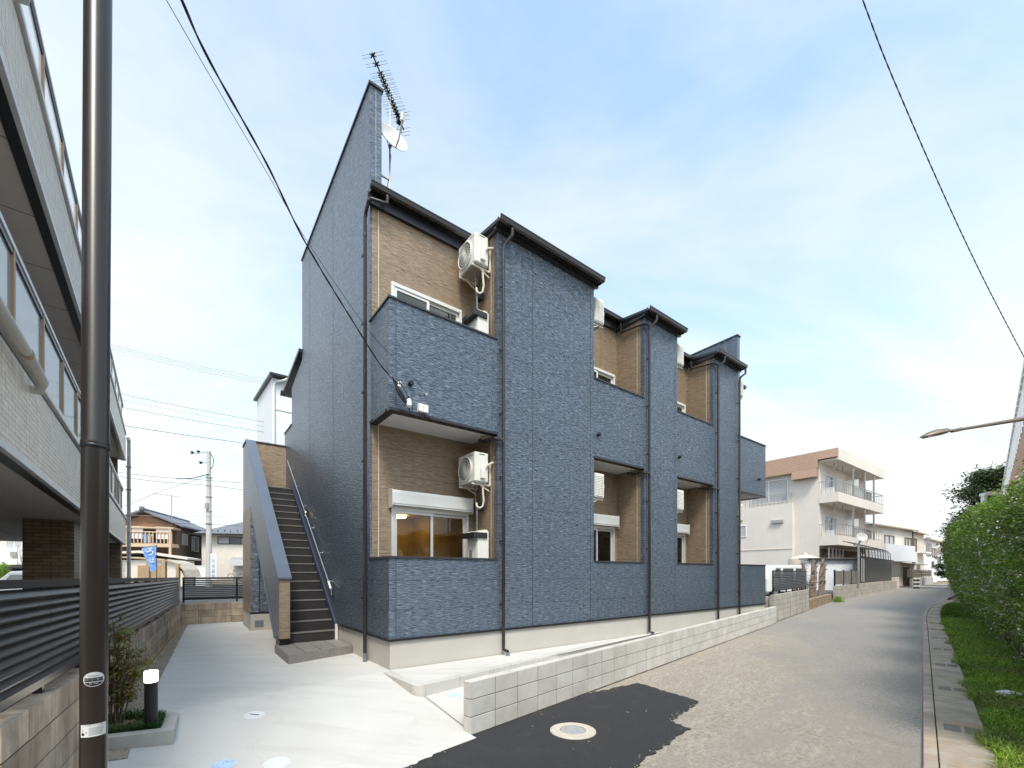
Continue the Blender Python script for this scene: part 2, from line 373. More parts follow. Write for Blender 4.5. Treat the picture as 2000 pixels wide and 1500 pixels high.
bm_ = MB().quad(*[(x, y, -.34) for x, y in rp[::1]] + [(75, 72, -.34)] + [(x, y, -.34) for x, y in left_edge[::-1]])
kind(bm_.build('road', M['road'], fix=False), 'structure')
# concrete drive: rises from the lane to the building
g = MB(); ss = [3.45, 3.68, 3.70, 3.9, 4.4, 4.9, 5.4, 5.9, 8, 12, 18]
def edge_r(s):   # left limit follows the boundary wall
    t = -2.54 + (s-3.6)*1.03
    p = WF.w(t, .02); return RF.loc(p.x, p.y)[0]
rows = []
for s in ss:
    r0 = edge_r(s); row = [RF.w(r0, s, zg(s))]
    re = 3.27 if s < 3.7 else 18.2
    for k in range(1, 15): row.append(RF.w(r0 + (re-r0)*k/14, s, zg(s)))
    rows.append(row)
# ragged lower lip where concrete meets the tarmac
lip = []
n_l = 60
for k in range(n_l+1):
    r_ = edge_r(3.45) + (3.27-edge_r(3.45))*k/n_l
    lip.append(RF.w(r_, 3.45 - (.10+.06*math.sin(r_*3)+.05*random.random() + .10*math.sin(r_*1.3)), -.338))
for i in range(len(rows)-1):
    for k in range(14): g.quad(rows[i][k], rows[i][k+1], rows[i+1][k+1], rows[i+1][k])
for k in range(n_l):
    a0 = RF.w(edge_r(3.45) + (3.27-edge_r(3.45))*k/n_l, 3.45, -.335); a1 = RF.w(edge_r(3.45) + (3.27-edge_r(3.45))*(k+1)/n_l, 3.45, -.335)
    g.quad(lip[k], lip[k+1], a1, a0)
drive = kind(g.build('driveway', M['concrete']), 'structure')
# saw cut joints in the drive: thin recessed lines
M['joint'] = mat('joint_line', (.30,.29,.27), .9)
def strip(name, p, q, wd, m, parent=None, dz=.004):
    p = Vector(p); q = Vector(q); d = (q-p); n = Vector((-d.y, d.x, 0)).normalized()*wd/2; up = Vector((0,0,dz))
    o = MB().quad(p-n+up, q-n+up, q+n+up, p+n+up).build(name, m, parent, fix=False); return o
for a, b in (((-5.6, 7.3), (-2.95, 7.9)), ((-7.3, 9.4), (-4.4, 10.0))):
    strip('expansion_joint', (a[0], a[1], 0), (b[0], b[1], 0), .008, M['joint'], drive)
strip('expansion_joint', (-1.24, 5.90, -.14), (-.50, 4.97, -.30), .014, M['joint'], drive, .012)
# gravel strip along the boundary wall
g = MB(); 
for k in range(14):
    t0, t1 = -1+k*.75, -1+(k+1)*.75
    w0, w1 = .30-.012*k, .30-.012*(k+1)
    pts = [WF.w(t0, -w0), WF.w(t1, -w1), WF.w(t1, 0), WF.w(t0, 0)]
    g.quad(*[(p.x, p.y, zg(RF.loc(p.x, p.y)[1]) + .006) for p in pts])
kind(g.build('gravel_strip', M['gravel']), 'structure')
co = []
for _ in range(2600):
    t_ = random.uniform(-.6, 9.3); y_ = -random.uniform(0, .28-.013*t_); p = WF.w(t_, y_); z = zg(RF.loc(p.x, p.y)[1]) + .008; r_ = random.uniform(.008, .02)
    a = random.random()*6.28
    pts = [(p.x+r_*math.cos(a+k*1.57), p.y+r_*math.sin(a+k*1.57), z) for k in range(4)]; top = (p.x, p.y, z+r_*.7)
    for k in range(4): co += [pts[k], pts[(k+1) % 4], top]
kind(place('gravel_stones', npmesh('gravel_stones', np.array(co), 3, M['gravel'])), 'stuff'); bpy.data.objects['gravel_stones']['label'] = 'loose pale gravel along the foot of the old block wall'; bpy.data.objects['gravel_stones']['category'] = 'gravel'

# fresh asphalt patch with ragged outline
def gp(x, y, z=-.34): D = 851*(1.5-z)/(y-1118); return ((x-1000)/851*D, D)
def ragged(poly, amp, step):
    res = []
    for i in range(len(poly)):
        a, b = Vector(poly[i]), Vector(poly[(i+1) % len(poly)]); n = max(1, int((b-a).length/step))
        for k in range(n): q = a.lerp(b, k/n); res.append((q.x+random.uniform(-amp, amp), q.y+random.uniform(-amp, amp)))
    return res
patch = ragged([gp(x, y) for x, y in ((960, 1418), (1040, 1390), (1120, 1362), (1245, 1335), (1368, 1372), (1310, 1408), (1345, 1425), (1250, 1490), (1130, 1590), (900, 1700), (640, 1620), (690, 1560), (810, 1492), (900, 1452))], .03, .06)
kind(MB().prism(patch, 'z', -.36, -.326).build('asphalt_patch', M['asphalt']), 'structure')
M['dust'] = mat('pale_dust', (.42,.36,.29), .95, var=.2, vs_=20)
crumbs = MB(); 
for _ in range(700):
    if random.random() < .5:
        r_ = random.uniform(7.3, 17.5); s_ = 3.6 - abs(random.gauss(0, .13)); p = RF.w(r_, s_)
    else:
        i = random.randrange(len(patch)); q = patch[i]; p = Vector((q[0]+random.gauss(0, .05), q[1]+random.gauss(0, .05), 0))
    z = -.328; h = random.uniform(.004, .012); a = random.random()*6
    pts = [(p.x+h*math.cos(a+k*2.1), p.y+h*math.sin(a+k*2.1), z) for k in range(3)]
    crumbs._add(pts + [(p.x, p.y, z+h*.8)], [(0,1,3),(1,2,3),(2,0,3)])
kind(tag(crumbs.build('road_grit', M['dust'], fix=False), 'loose grit along the foot of the pale block wall and the asphalt patch', 'grit'), 'stuff')
LIT = []
for k in range(9):
    x, y = ((1055,1392),(1058,1397),(1080,1402),(1150,1450),(1120,1465),(1350,1398),(1262,1390),(1180,1372),(1040,1420))[k]
    px, py = gp(x, y, -.328); LIT.append((px, py))
co = []
for _ in range(46):
    r_ = random.uniform(4.5, 16); p = RF.w(r_, random.choice((random.uniform(3.2, 3.6), random.uniform(.1, .5), random.uniform(.4, 3.4)))); LIT.append((p.x, p.y))
for px, py in LIT:
    a = random.random()*6.28; l = random.uniform(.012, .026); d = Vector((math.cos(a), math.sin(a), random.uniform(-.2,.2))); s = Vector((-d.y, d.x, random.uniform(-.3,.3))); c0 = Vector((px, py, -.318))
    co += [c0-d*l, c0+s*l*.45, c0+d*l, c0-s*l*.45]
kind(tag(place('leaf_litter', npmesh('leaf_litter', np.array([tuple(v) for v in co]), 4, mat('dry_leaf', (.34,.22,.11), .8, var=.3, vs_=9))), 'scattered dry leaves on the asphalt patch and the lane', 'leaves'), 'stuff')
# manhole cover
mx_, my_ = gp(1119, 1430)
mh = thing('manhole_cover', 'round grey manhole cover in a sand coloured ring on the black asphalt patch', 'manhole cover', WORLD, (mx_, my_, -.326))
M['sandring'] = mat('sand_coloured_ring', (.52,.46,.385), .85, var=.12, vs_=14, bump=.2); M['iron'] = mat('cast_lid', (.40,.40,.395), .6, .2, var=.18, vs_=25, bump=.6, bs_=55)
MB().lathe([(.150,.004),(.150,.014),(.245,.014),(.250,.009),(.262,.008),(.264,0)], 40).build('ring', M['sandring'], mh)
lid = MB().lathe([(0,.011),(.144,.011),(.146,.004)], 40).build('lid', M['iron'], mh)
sb = MB()
for k in range(8):
    a = k*math.pi/4; sb.bar((.05*math.cos(a), .05*math.sin(a), .0125), (.125*math.cos(a), .125*math.sin(a), .0125), .012, .004)
sb.lathe([(.035,.011),(.035,.0145),(.045,.0145),(.045,.011)], 20); sb.build('lid_pattern', M['iron'], lid)
# utility lids in the concrete drive
M['blue_paint'] = mat('blue_lid', (.45,.58,.78), .5, var=.25, vs_=18); M['pale_lid'] = mat('pale_lid', (.66,.66,.68), .6, var=.05)
for x, y, z, rx, m, lab in ((436, 1479, -.13, .075, 'blue_paint', 'round blue water lid set in the concrete drive, nearest the planter'), (478, 1500, -.16, .055, 'blue_paint', 'small blue lid in the concrete at the bottom edge of the photo'),
                         (541, 1480, -.18, .09, 'pale_lid', 'pale round inspection lid in the concrete drive beside the blue lid'), (497, 1394, -.06, .085, 'pale_lid', 'pale drain lid with a dark slot in the middle of the drive'), (885, 1362, -.21, .06, 'blue_paint', 'pale blue meter lid between the kerb and the new block wall')):
    px, py = gp(x, y, z); zz = zg(RF.loc(px, py)[1]); t = thing('inspection_cover', lab, 'inspection cover', WORLD, (px, py, zz))
    tl = R(7.9) if RF.loc(px, py)[1] < 5.9 else 0
    t.rotation_euler = (Matrix.Rotation(tl, 3, Vector((RF.d.x, RF.d.y, 0))) @ Matrix.Identity(3)).to_euler()
    MB().lathe([(0,.007),(rx,.007),(rx+.004,.002),(rx+.02,.002)], 28).build('plate', M[m], t)
    if 'slot' in lab: MB().box(-.05,.05,-.006,.006,.0075,.010).build('slot', M['black'], t)

# path along the building with kerb, behind the new wall
Cp = Vector((-1.24, 5.90)); dW = Vector((.672, .7406))
far = Cp + dW*6.6
P0 = BF.w(0, 0); e1 = BF.w(7.2, 0)
kind(MB()._add([(P0.x, P0.y, .004), (Cp.x, Cp.y, -.006), (far.x, far.y, -.006), (e1.x, e1.y, .004)], [(0,1,2,3)]).build('path', M['concrete'], fix=False), 'structure')
kb = thing('path_kerb', 'low concrete kerb stones edging the pale path beside the dark blue building', 'kerb', WORLD, (Cp.x, Cp.y, 0), math.atan2(dW.y, dW.x))
kme = MB().box(.004, .596, -.12, 0, -.28, 0).mesh('kerb_stone', M['kerb'])
for k in range(11): place('kerb_stone', kme, kb, (k*.6, .0, .004), bev=.008)
bk = (Vector((P0.x, P0.y)) - Cp); ab = math.atan2(bk.y, bk.x) - math.atan2(dW.y, dW.x)
nb = int(bk.length/.31)
sme = MB().box(0, .31, 0, .12, -.28, 0).mesh('kerb_stone', M['kerb'])
ca = [(0, 0)] + [(.12*math.cos(t_), .12*math.sin(t_)) for t_ in [-math.pi/2 - (math.pi/2 - (ab-math.pi/2) + math.pi/2 - math.pi/2)*0 - k*(( -math.pi/2) - (ab+math.pi/2-2*math.pi))/8 for k in range(9)]]
MB().prism(ca, 'z', -.276, .003).build('kerb_stone', M['kerb'], kb, bev=.006)
for k in range(nb): place('kerb_stone', sme, kb, (math.cos(ab)*(.0+k*.313), math.sin(ab)*(.0+k*.313), .002), ab, bev=.008)

# ------------------------------------------------------------------ block walls
def bev_box(name, x, y, z, b, m):
    me = bpy.data.meshes.new(name); bm = bmesh.new(); bmesh.ops.create_cube(bm, size=1)
    for v in bm.verts: v.co = (v.co.x*x + x/2, v.co.y*y + y/2, v.co.z*z + z/2)
    bmesh.ops.bevel(bm, geom=bm.edges[:], offset=b*.6, segments=1, affect='EDGES'); bm.to_mesh(me); bm.free(); me.materials.append(m); return me
def block_wall(name, label, fr, t0, t1, y, ztop, courses, m, th=.12, slope=0, length=.4, h=.2, cat='block wall', gap=.009, core=True, bw_=None):
    T = thing(name, label, cat, fr, (t0, y, ztop))
    ncol = max(1, round((t1-t0)/length)); L = (t1-t0)/ncol
    me = bev_box('block', L-gap, th, h-gap, .005, m)
    for c in range(courses):
        for k in range(ncol):
            place('block', me, T, (k*L+gap/2, random.uniform(-.0015, .0015), -(c+1)*h+gap/2 + slope*(k+.5)*L), rot=(0, random.uniform(-.001, .001), random.uniform(-.002, .002)))
    if core:
        a = slope*(t1-t0)
        MB().prism([(.012, -courses*h+.004), (t1-t0-.012, -courses*h+.004+a), (t1-t0-.012, -.014+a), (.012, -.014)], 'y', .0045, th-.0045).build('mortar_core', M['mortar'], T)
    return T
block_wall('retaining_wall', 'new pale grey block wall three courses high along the lane', RF, 3.26, 18.0, 3.64, .275, 3, M['block_new'])
LW = block_wall('boundary_wall', 'brown stained block wall under the louvred fence on the left', WF, -2.54, 9.62, 0, .665, 5, M['block_old'], slope=-.0055)
block_wall('rear_wall', 'stained block wall closing the drive behind the staircase', Frame(WF.w(9.62, 0)[:2], -WF.n), 0, 6, 0, .60, 3, M['block_old'])
# tan footing beam at the foot of the left wall
g = MB()
for k in range(12):
    t0, t1 = -2.5+k*1.0, -1.5+k*1.0; z0 = zg(RF.loc(*WF.w(t0, 0)[:2])[1]); z1 = zg(RF.loc(*WF.w(t1, 0)[:2])[1])
    if t1 > 9.55: t1 = 9.55
    a, b = .07 if k < 6 else .05, .05
    p = [WF.w(t0, -.02), WF.w(t1, -.02)]
    g._add([(p[0].x, p[0].y, z0-.1), (p[1].x, p[1].y, z1-.1), (p[1].x, p[1].y, z1+.055), (p[0].x, p[0].y, z0+.055)] + [(*WF.w(t0, .01)[:2], z0+.055), (*WF.w(t1, .01)[:2], z1+.055)], [(0,1,2,3),(3,2,5,4)])
g2 = g.build('footing', M['tan'], LW, fix=False); g2.matrix_parent_inverse = LW.matrix_basis.inverted()

# louvred fences
def louvre_fence(name, label, fr, t0, t1, posts, y, ztop, zbot, n, m, slope=0, cat='fence', face=-1, zpost=None, ov=.95):
    T = thing(name, label, cat, fr, (t0, y, 0)); H = ztop-zbot
    zpost = zbot-.08 if zpost is None else zpost
    sl = lambda t: slope*t
    for t in posts: MB().box(t-t0-.024, t-t0+.024, .012, .06, zpost+sl(t-t0), ztop+sl(t-t0)).build('post', m, T)
    ed = [t0] + [t for t in posts if t0+.05 < t < t1-.05] + [t1]
    pitch = (H-.11)/n; cache = {}
    for i in range(len(ed)-1):
        a, b = ed[i]-t0, ed[i+1]-t0
        if b-a < .1: continue
        for nm, za, zb in (('top_rail', ztop-.055, ztop-.003), ('bottom_rail', zbot, zbot+.05)):
            MB()._add([(a,face*.022,za+sl(a)),(b,face*.022,za+sl(b)),(b,.012,za+sl(b)),(a,.012,za+sl(a)),(a,face*.022,zb+sl(a)),(b,face*.022,zb+sl(b)),(b,.012,zb+sl(b)),(a,.012,zb+sl(a))],
                      [(0,3,2,1),(4,5,6,7),(0,1,5,4),(1,2,6,5),(2,3,7,6),(3,0,4,7)]).build(nm, m, T)
        L = b-a; key = round(L, 2)
        if key not in cache:
            # a tilted louvre blade: top edge leans back, lower lip forward
            pr = [(face*.034, .0), (face*.034, .010), (.006, pitch*ov), (.011, pitch*ov), (.011, pitch*(ov-.07)), (face*.020, .0)]
            cache[key] = MB().prism(pr, 'x', 0, L-.004).mesh('louvre_blade', m)
        for k in range(n):
            o = place('louvre_blade', cache[key], T, (a+.002, 0, zbot+.05 + k*pitch + sl(a)), rot=(0, -math.atan(slope), 0))
    return T
louvre_fence('louvre_fence', 'dark bronze louvred fence on the brown block wall at the left', WF, -2.6, 9.55, [-1.63, -.62, .46, 1.5, 2.52, 3.5, 3.78, 4.8, 5.8, 6.75, 7.75, 8.75, 9.5], .05, 1.462, .735, 10, M['fence'], slope=-.0084)
RW = Frame(WF.w(9.62, 0)[:2], -WF.n)
louvre_fence('rear_fence', 'dark louvred fence across the end of the drive behind the staircase', RW, .02, 6, [.05, 1.35, 2.65, 4, 5.3], .05, 1.36, .70, 10, M['fence'], ov=.72)
# neighbouring lots beyond the walls
a = [WF.w(-2.7, .13), WF.w(9.9, .13), WF.w(9.9, 1.4), WF.w(-2.7, 1.4)]; b = [WF.w(-2.7, 3.2), WF.w(22, 3.2), WF.w(60, 80), WF.w(-12, 60)]
g = MB(); g.quad(*[(p.x, p.y, .50) for p in a]); g.quad((*a[3][:2], .50), (*a[2][:2], .50), (*WF.w(9.9, 3.2)[:2], .10), (*b[0][:2], .10)); g.quad(*[(p.x, p.y, .10) for p in b])
kind(g.build('neighbour_lot', M['lot'], fix=False), 'structure')
q = [RW.w(-2, .13), RW.w(30, .13), RW.w(60, 60), RW.w(-6, 60)]
kind(MB().quad(*[(p.x, p.y, .30) for p in q]).build('rear_lot', M['lot'], fix=False), 'structure')
# ------------------------------------------------------------------ dark blue apartment building
B = thing('apartment_building', 'dark blue apartment building with brown recessed balconies and tall end walls', 'building', BF)
M['navy'] = siding('navy_board', B, (.055,.072,.098), (.140,.172,.222), (.28,.325,.385), 9, 80, .33, .9, .55)
M['brown'] = siding('brown_board', B, (.18,.125,.078), (.295,.215,.145), (.42,.33,.245), 6, 110, .42, .6, .2)
RD, L = .84, 13.0
cols = [(2.03, 4.59), (6.37, 7.79), (9.61, 11.10)]                       # solid bays
recs = [(0, 2.03), (4.59, 6.37), (7.79, 9.61), (11.10, 13.0)]            # recessed balconies
ZT, ZL, ZS, ZU, ZE = .475, 1.72, 4.0, 5.70, 7.74; OH, ZR = .14, 7.77
MB().box(.02, L-.02, .02, 7.2, -.5, .445).build('plinth', M['plinth'], B)
g = MB(); g.box(-.018, L+.018, -.018, .05, .44, .475); g.box(-.018, .05, .05, 7.25, .44, .475); g.box(L-.05, L+.018, .05, 7.25, .44, .475); g.build('base_trim', M['dark_metal'], B)
for i, (a, b) in enumerate(cols):
    MB().box(a, b, 0, .10, ZT, ZE).build('wall', M['navy'], B)
    MB().box(a, b, .10, RD+.05, ZT, ZE+.1).build('bay_side', M['brown'], B)
    for x in ((a+.11, b-.11, a+.82) if i == 0 else (a+.11, b-.11) if i < 2 else (a+.11,)): MB().box(x-.004, x+.004, -.0025, 0, ZT, ZE-.03).build('joint_strip', M['coping'], B)
for i, (a, b) in enumerate(recs):
    MB().box(a, b, 0, .12, ZT, ZL).build('parapet', M['navy'], B)
    MB().box(a, b, 0, .12, ZS+.03, ZU).build('parapet', M['navy'], B)
    MB().box(a+.121 if i == 0 else a-.001, b-.121 if i == 3 else b+.001, .12, RD+.1, ZS+.012, ZS+.16).build('balcony_slab', M['soffit'], B)
    MB().box(a+.002, b-.002, -.012, .132, ZS-.012, ZS+.03).build('soffit_trim', M['dark_metal'], B)
    for z in (ZL, ZU): 
        e0, e1 = (a-.02 if i == 0 else a+.001), (b+.02 if i == 3 else b-.001)
        MB().box(e0, e1, -.022, .145, z, z+.034).build('coping', M['coping'], B, bev=.004)
    if i in (0, 3):
        x0, x1 = (0, .12) if i == 0 else (L-.12, L); y0 = .12
        MB().box(x0, x1, y0, RD, ZT, ZL).build('parapet', M['navy'], B); MB().box(x0, x1, y0, RD, ZS+.03, ZU).build('parapet', M['navy'], B)
        for z in (ZL, ZU): MB().box(x0-.02, x1+.02, .145, RD+.01, z, z+.034).build('coping', M['coping'], B, bev=.004)
        MB().box(x0-(.012 if i == 0 else -.002), x1+(.012 if i == 3 else -.002), .132, RD+.004, ZS-.012, ZS+.03).build('soffit_trim', M['dark_metal'], B)
MB().box(.106, .114, -.0025, 0, ZT, ZL).build('joint_strip', M['coping'], B); MB().box(.106, .114, -.0025, 0, ZS+.03, ZU).build('joint_strip', M['coping'], B)
# recess back walls with windows
wins = []
for i, (a, b) in enumerate(recs):
    lo = (a+.36, b-.13, 1.2, 2.63); hi = (a+.36, b-.28 if i == 0 else b-.12, 5.15, 6.50)
    u0 = a+.03 if i == 0 else a; u1 = b-.03 if i == 3 else b
    hl = [lo] if i < 3 else []; hh = [hi] if i < 3 else []
    MB().hole_wall(u0, u1, RD-.012, RD+.09, ZT, ZS+.014, hl).build('recess_wall', M['brown'], B)
    MB().hole_wall(u0, u1, RD-.012, RD+.09, ZS+.16, ZE+.12, hh).build('recess_wall', M['brown'], B)
    for x in (a+.14, ) if i == 0 else (): 
        for z0, z1 in ((ZL, ZS), (ZU, ZE)): MB().box(x-.005, x+.005, RD-.016, RD-.012, z0, z1).build('joint_strip', M['bracket'], B)
    if i < 3: wins += [(i, 0, lo), (i, 1, hi)]
for a, b in ((6.37, 6.37), (9.61, 9.61), (2.03, 2.03)):
    for z0, z1 in ((ZL, ZS), (ZU, ZE)): MB().box(a-.003, a, .20, .208, z0, z1).build('joint_strip', M['bracket'], B)
for i, up, (a, b, z0, z1) in wins:
    fm = M['white_frame'] if up else M['alu']
    W = MB(); y0 = RD-.055; y1 = RD+.03
    for p in ((a-.005, a+.045), (b-.045, b+.005)): W.box(*p, y0, y1, z0, z1-.05)
    W.box(a-.005, b+.005, y0-.003, y1, z1-.05, z1+.012); W.box(a-.005, b+.005, y0-.003, y1, z0-.04, z0)
    win = W.build('window', fm, B, bev=.003)
    c = (a+b)/2
    S = MB(); 
    for x in (a+.045, c-.03): S.box(x, x+.05, y0+.012, y0+.045, z0, z1-.05)
    S.box(a+.095, c-.03, y0+.012, y0+.045, z1-.10, z1-.05); S.box(a+.095, c-.03, y0+.012, y0+.045, z0, z0+.06); S.build('sash', fm, win)
    S = MB()
    for x in (c-.02, b-.095): S.box(x, x+.05, y0+.05, y0+.08, z0, z1-.05)
    S.box(c+.03, b-.095, y0+.05, y0+.08, z1-.10, z1-.05); S.box(c+.03, b-.095, y0+.05, y0+.08, z0, z0+.06); S.build('sash', fm, win)
    MB().box(a+.095, c-.03, y0+.025, y0+.031, z0+.06, z1-.10).build('pane', M['glass'], win)
    MB().box(c+.03, b-.095, y0+.062, y0+.068, z0+.06, z1-.10).build('pane', M['glass'], win)
    if not up:
        s = MB().prism([(RD-.17, z1+.02), (RD-.175, z1+.235), (RD-.155, z1+.285), (RD-.013, z1+.295), (RD-.013, z1-.005), (RD-.06, z1-.005), (RD-.06, z1+.02)], 'x', a-.04, b+.03).build('shutter_box', M['white_frame'], win, bev=.006)
        MB().box(a-.036, b+.026, RD-.179, RD-.172, z1+.05, z1+.054).build('shutter_seam', M['tin'], s)
        for x in (a-.045, b+.031): MB().box(x, x+.006, RD-.18, RD-.012, z1-.02, z1+.30).build('end_cap', M['alu'], s, bev=.002)
    # the room behind
    r = MB(); ra, rb, ry0, ry1, rz0, rz1 = a-.2, b+.08, RD+.095, RD+2.6, z0-.9, z1+.15
    for f in (((ra,ry0,rz0),(rb,ry0,rz0),(rb,ry1,rz0),(ra,ry1,rz0)), ((ra,ry0,rz1),(ra,ry1,rz1),(rb,ry1,rz1),(rb,ry0,rz1)), ((ra,ry1,rz0),(rb,ry1,rz0),(rb,ry1,rz1),(ra,ry1,rz1)), ((ra,ry0,rz0),(ra,ry1,rz0),(ra,ry1,rz1),(ra,ry0,rz1)), ((rb,ry0,rz0),(rb,ry0,rz1),(rb,ry1,rz1),(rb,ry1,rz0))): r.quad(*f)
    rm = r.build('room', M['room'], win, fix=False)
    if i == 0:
        MB().lathe([(0,-.03),(.12,-.03),(.14,0)], 20, ((a+b)/2+.25, RD+2.0, rz1-.03)).build('ceiling_lamp', emit('room_lamp', (1, .78, .45), 7 if not up else 4), rm)
    if i == 0 and not up:
        MB().box(a+.18, a+.75, ry1-.45, ry1-.02, z0+.2, z0+.62).build('range_hood', M['black'], rm); MB().box(a+.12, a+.95, ry1-.5, ry1-.02, z0-.3, z0+.02).build('kitchen_unit', M['step'], rm)
        # fine safety netting seen in the left pane
        n_ = MB(); x0, x1, zz0, zz1 = a+.10, c-.035, z0+.062, z1-.105; st = .026; k = -60
        while k*st < (x1-x0)+(zz1-zz0):
            t = k*st; pa = (x0+max(0, t), zz0+max(0, -t)); ln = min(x1-pa[0], zz1-pa[1])
            if ln > .02: n_.quad((pa[0], y0+.036, pa[1]), (pa[0]+.003, y0+.036, pa[1]), (pa[0]+ln+.003, y0+.036, pa[1]+ln), (pa[0]+ln, y0+.036, pa[1]+ln))
            k += 1
        n_.build('insect_screen', M['ac_dark'], win, fix=False)
# end walls that rise above the roof
for u0, u1 in ((0, .20), (L-.20, L)):
    MB().prism([(RD, ZT), (7.25, ZT), (7.25, 6.75), (5.93, 7.05), (5.93, 9.62), (RD, 9.70)], 'x', u0, u1).build('end_wall', M['navy'], B)
    MB().prism([(RD-.03, 9.70), (5.95, 9.62), (5.95, 9.66), (RD-.03, 9.74)], 'x', u0-.025, u1+.025).build('end_wall_cap', M['coping'], B)
    MB().box(u0+.096 if u0 == 0 else u0+.10, u0+.104 if u0 == 0 else u0+.108, RD-.003, RD, ZE+.2, 9.68).build('joint_strip', M['tin'], B)
g = MB()
for v in (3.05, 5.1): g.box(-.002, 0, v-.003, v+.003, ZT, 9.6)
g.build('joint_strip', M['navy_steel'], B)
MB().box(.2, L-.2, 7.05, 7.25, ZT, 6.75).build('wall', M['navy'], B)
MB().box(0, .15, 7.25, 8.3, 3.9, 5.70).build('gallery_parapet', M['navy'], B); MB().box(-.02, .17, 7.25, 8.32, 5.70, 5.735).build('coping', M['coping'], B)
# verge of the rear roof, visible beyond the end wall
MB().prism([(5.94, 7.33), (8.25, 6.96), (8.25, 6.87), (5.94, 7.24)], 'x', -.08, .3).build('roof_verge', M['dark_metal'], B)
MB().prism([(8.20, 6.98), (8.34, 6.96), (8.34, 6.86), (8.20, 6.88)], 'x', -.12, L).build('gutter', M['dark_metal'], B)
# roof: one shallow pitch, front edge steps with the bays
roof = MB(); SL = .13
segs = []
for a, b in recs: segs.append((a, b, RD))
for a, b in cols: segs.append((a, b, 0))
for a, b, v in segs:
    bay = v == 0; x0 = a-.10 if bay else max(a+.10, .0); x1 = b+.10 if bay else min(b-.10, L)
    if not bay and a == 0: x0 = .21
    if not bay and b == L: x1 = L-.21
    vf = v-OH; zf = lambda y: ZR + SL*(y+OH)
    dz = 0 if bay else .004
    roof.prism([(vf, zf(vf)+dz), (3.6, zf(3.6)+dz), (3.6, zf(3.6)-.06-dz), (vf, zf(vf)-.06-dz)], 'x', x0, x1)
    if not bay and a == 0: roof.prism([(vf, zf(vf)), (v-.003, zf(v)), (v-.003, zf(v)-.06), (vf, zf(vf)-.06)], 'x', -.03, .209)
rf = roof.build('roof', M['dark_metal'], B)
for a, b, v in segs:
    bay = v == 0; x0 = a-.10 if bay else max(a+.02, .0); x1 = b+.10 if bay else min(b-.02, L)
    if not bay and a == 0: x0 = -.06
    vf = v-OH; zt = ZR + SL*(vf+OH) + .02
    gm_ = MB().prism([(vf-.005, zt), (vf-.005, zt-.075), (vf-.045, zt-.085), (vf-.085, zt-.068), (vf-.10, zt-.01), (vf-.107, zt-.01), (vf-.107, zt+.008), (vf-.093, zt+.008), (vf-.08, zt-.06), (vf-.045, zt-.073), (vf-.018, zt-.065), (vf-.018, zt)], 'x', x0, x1).build('gutter', M['pipe'], rf)
    MB().box(x0+.02 if bay else x0, x1-.02 if bay else x1, v-.06 if bay else v-.075, v-.004 if bay else v-.014, ZE-.09, ZE-.018+(.0 if bay else .10)).build('fascia', M['dark_metal'], rf)
    if bay:
        for xx in (x0+.02, x1-.05): MB().prism([(vf, ZR+.012), (RD+.1, ZR+.012+SL*(RD+.24)), (RD+.1, ZR-.085+SL*(RD+.24)), (vf, ZR-.085)], 'x', xx, xx+.03).build('barge_board', M['dark_metal'], rf)
        for xx in (a-.055, b+.005): MB().box(xx, xx+.05, -.02, RD-.014, ZE-.085, ZE-.012).build('fascia', M['dark_metal'], rf)
# downpipes
def downpipe(u, v, ztop, zbot, gutter=None, foot=True, side=None):
    pts = []
    if gutter: pts += gutter
    pts += [(u, v, ztop), (u, v, zbot+.12)]
    if foot: pts += [(u, v, zbot+.09), (u+.03, v-.05, zbot+.065), (u+.03, v-.085, zbot+.06), (u+.03, v-.09, zbot-.02)]
    P = MB().tube(pts, .031, 10).build('downpipe', M['pipe'], B, smooth=True)
    z = ztop-.3
    while z > zbot+.3:
        MB().tube([(u, v, z), (u, v, z+.05)], .0345, 10).build('collar', M['pipe'], P, smooth=True); MB().box(u-.045, u-.03, v-.004, v+.06, z-.345, z-.315).build('pipe_bracket', M['dark_metal'], P); z -= 1.15
    if foot: MB().tube([(u+.03, v-.09, zbot-.03), (u+.03, v-.09, zbot+.045)], .037, 10).build('socket', M['grey_pvc'], P, smooth=True)
    else: MB().tube([(u, v, zbot-.1), (u, v, zbot+.10)], .036, 10).build('socket', M['grey_pvc'], P, smooth=True)
    return P
for k, u in enumerate((2.12, 6.50, 9.78)):
    gx = u+.10
    zb = (.02, -.02, -.2)[k]
    P = downpipe(u, -.06, 7.30, zb, [(gx, -.19, 7.69), (gx, -.19, 7.58), (gx-.02, -.17, 7.54), (u+.02, -.09, 7.44), (u, -.06, 7.36)], foot=k < 2)
    a = recs[k][1]
    if k: MB().tube([(a-.06, RD-.20, 7.78), (a-.06, RD-.2, 7.55), (a-.05, .0, 7.48), (a-.03, -.06, 7.47), (u-.03, -.075, 7.45), (u, -.065, 7.35)], .028, 8).build('branch_pipe', M['pipe'], P, smooth=True)
    MB().tube([(a-.16, .35, 4.0), (a-.16, .35, 3.93), (a-.12, .20, 3.90), (a-.08, -.03, 3.90), (u-.04, -.065, 3.90), (u, -.06, 3.83), (u, -.06, 3.72)], .033, 8).build('branch_pipe', M['pipe'], P, smooth=True)
    MB().tube([(a-.16, .35, 3.97), (a-.16, .35, 4.012)], .045, 10).build('drain_cup', M['soffit'], P)
P = downpipe(11.06, -.06, 7.30, -.2, [(11.16, -.19, 7.69), (11.16, -.19, 7.56), (11.06, -.10, 7.46), (11.06, -.06, 7.36)], foot=False)
P = downpipe(-.065, .90, 7.45, .02, [(.22, RD-.20, 7.80), (.22, RD-.20, 7.68), (.16, RD-.19, 7.66), (-.03, RD-.15, 7.66), (-.065, RD-.10, 7.63), (-.065, .86, 7.52)], foot=False)
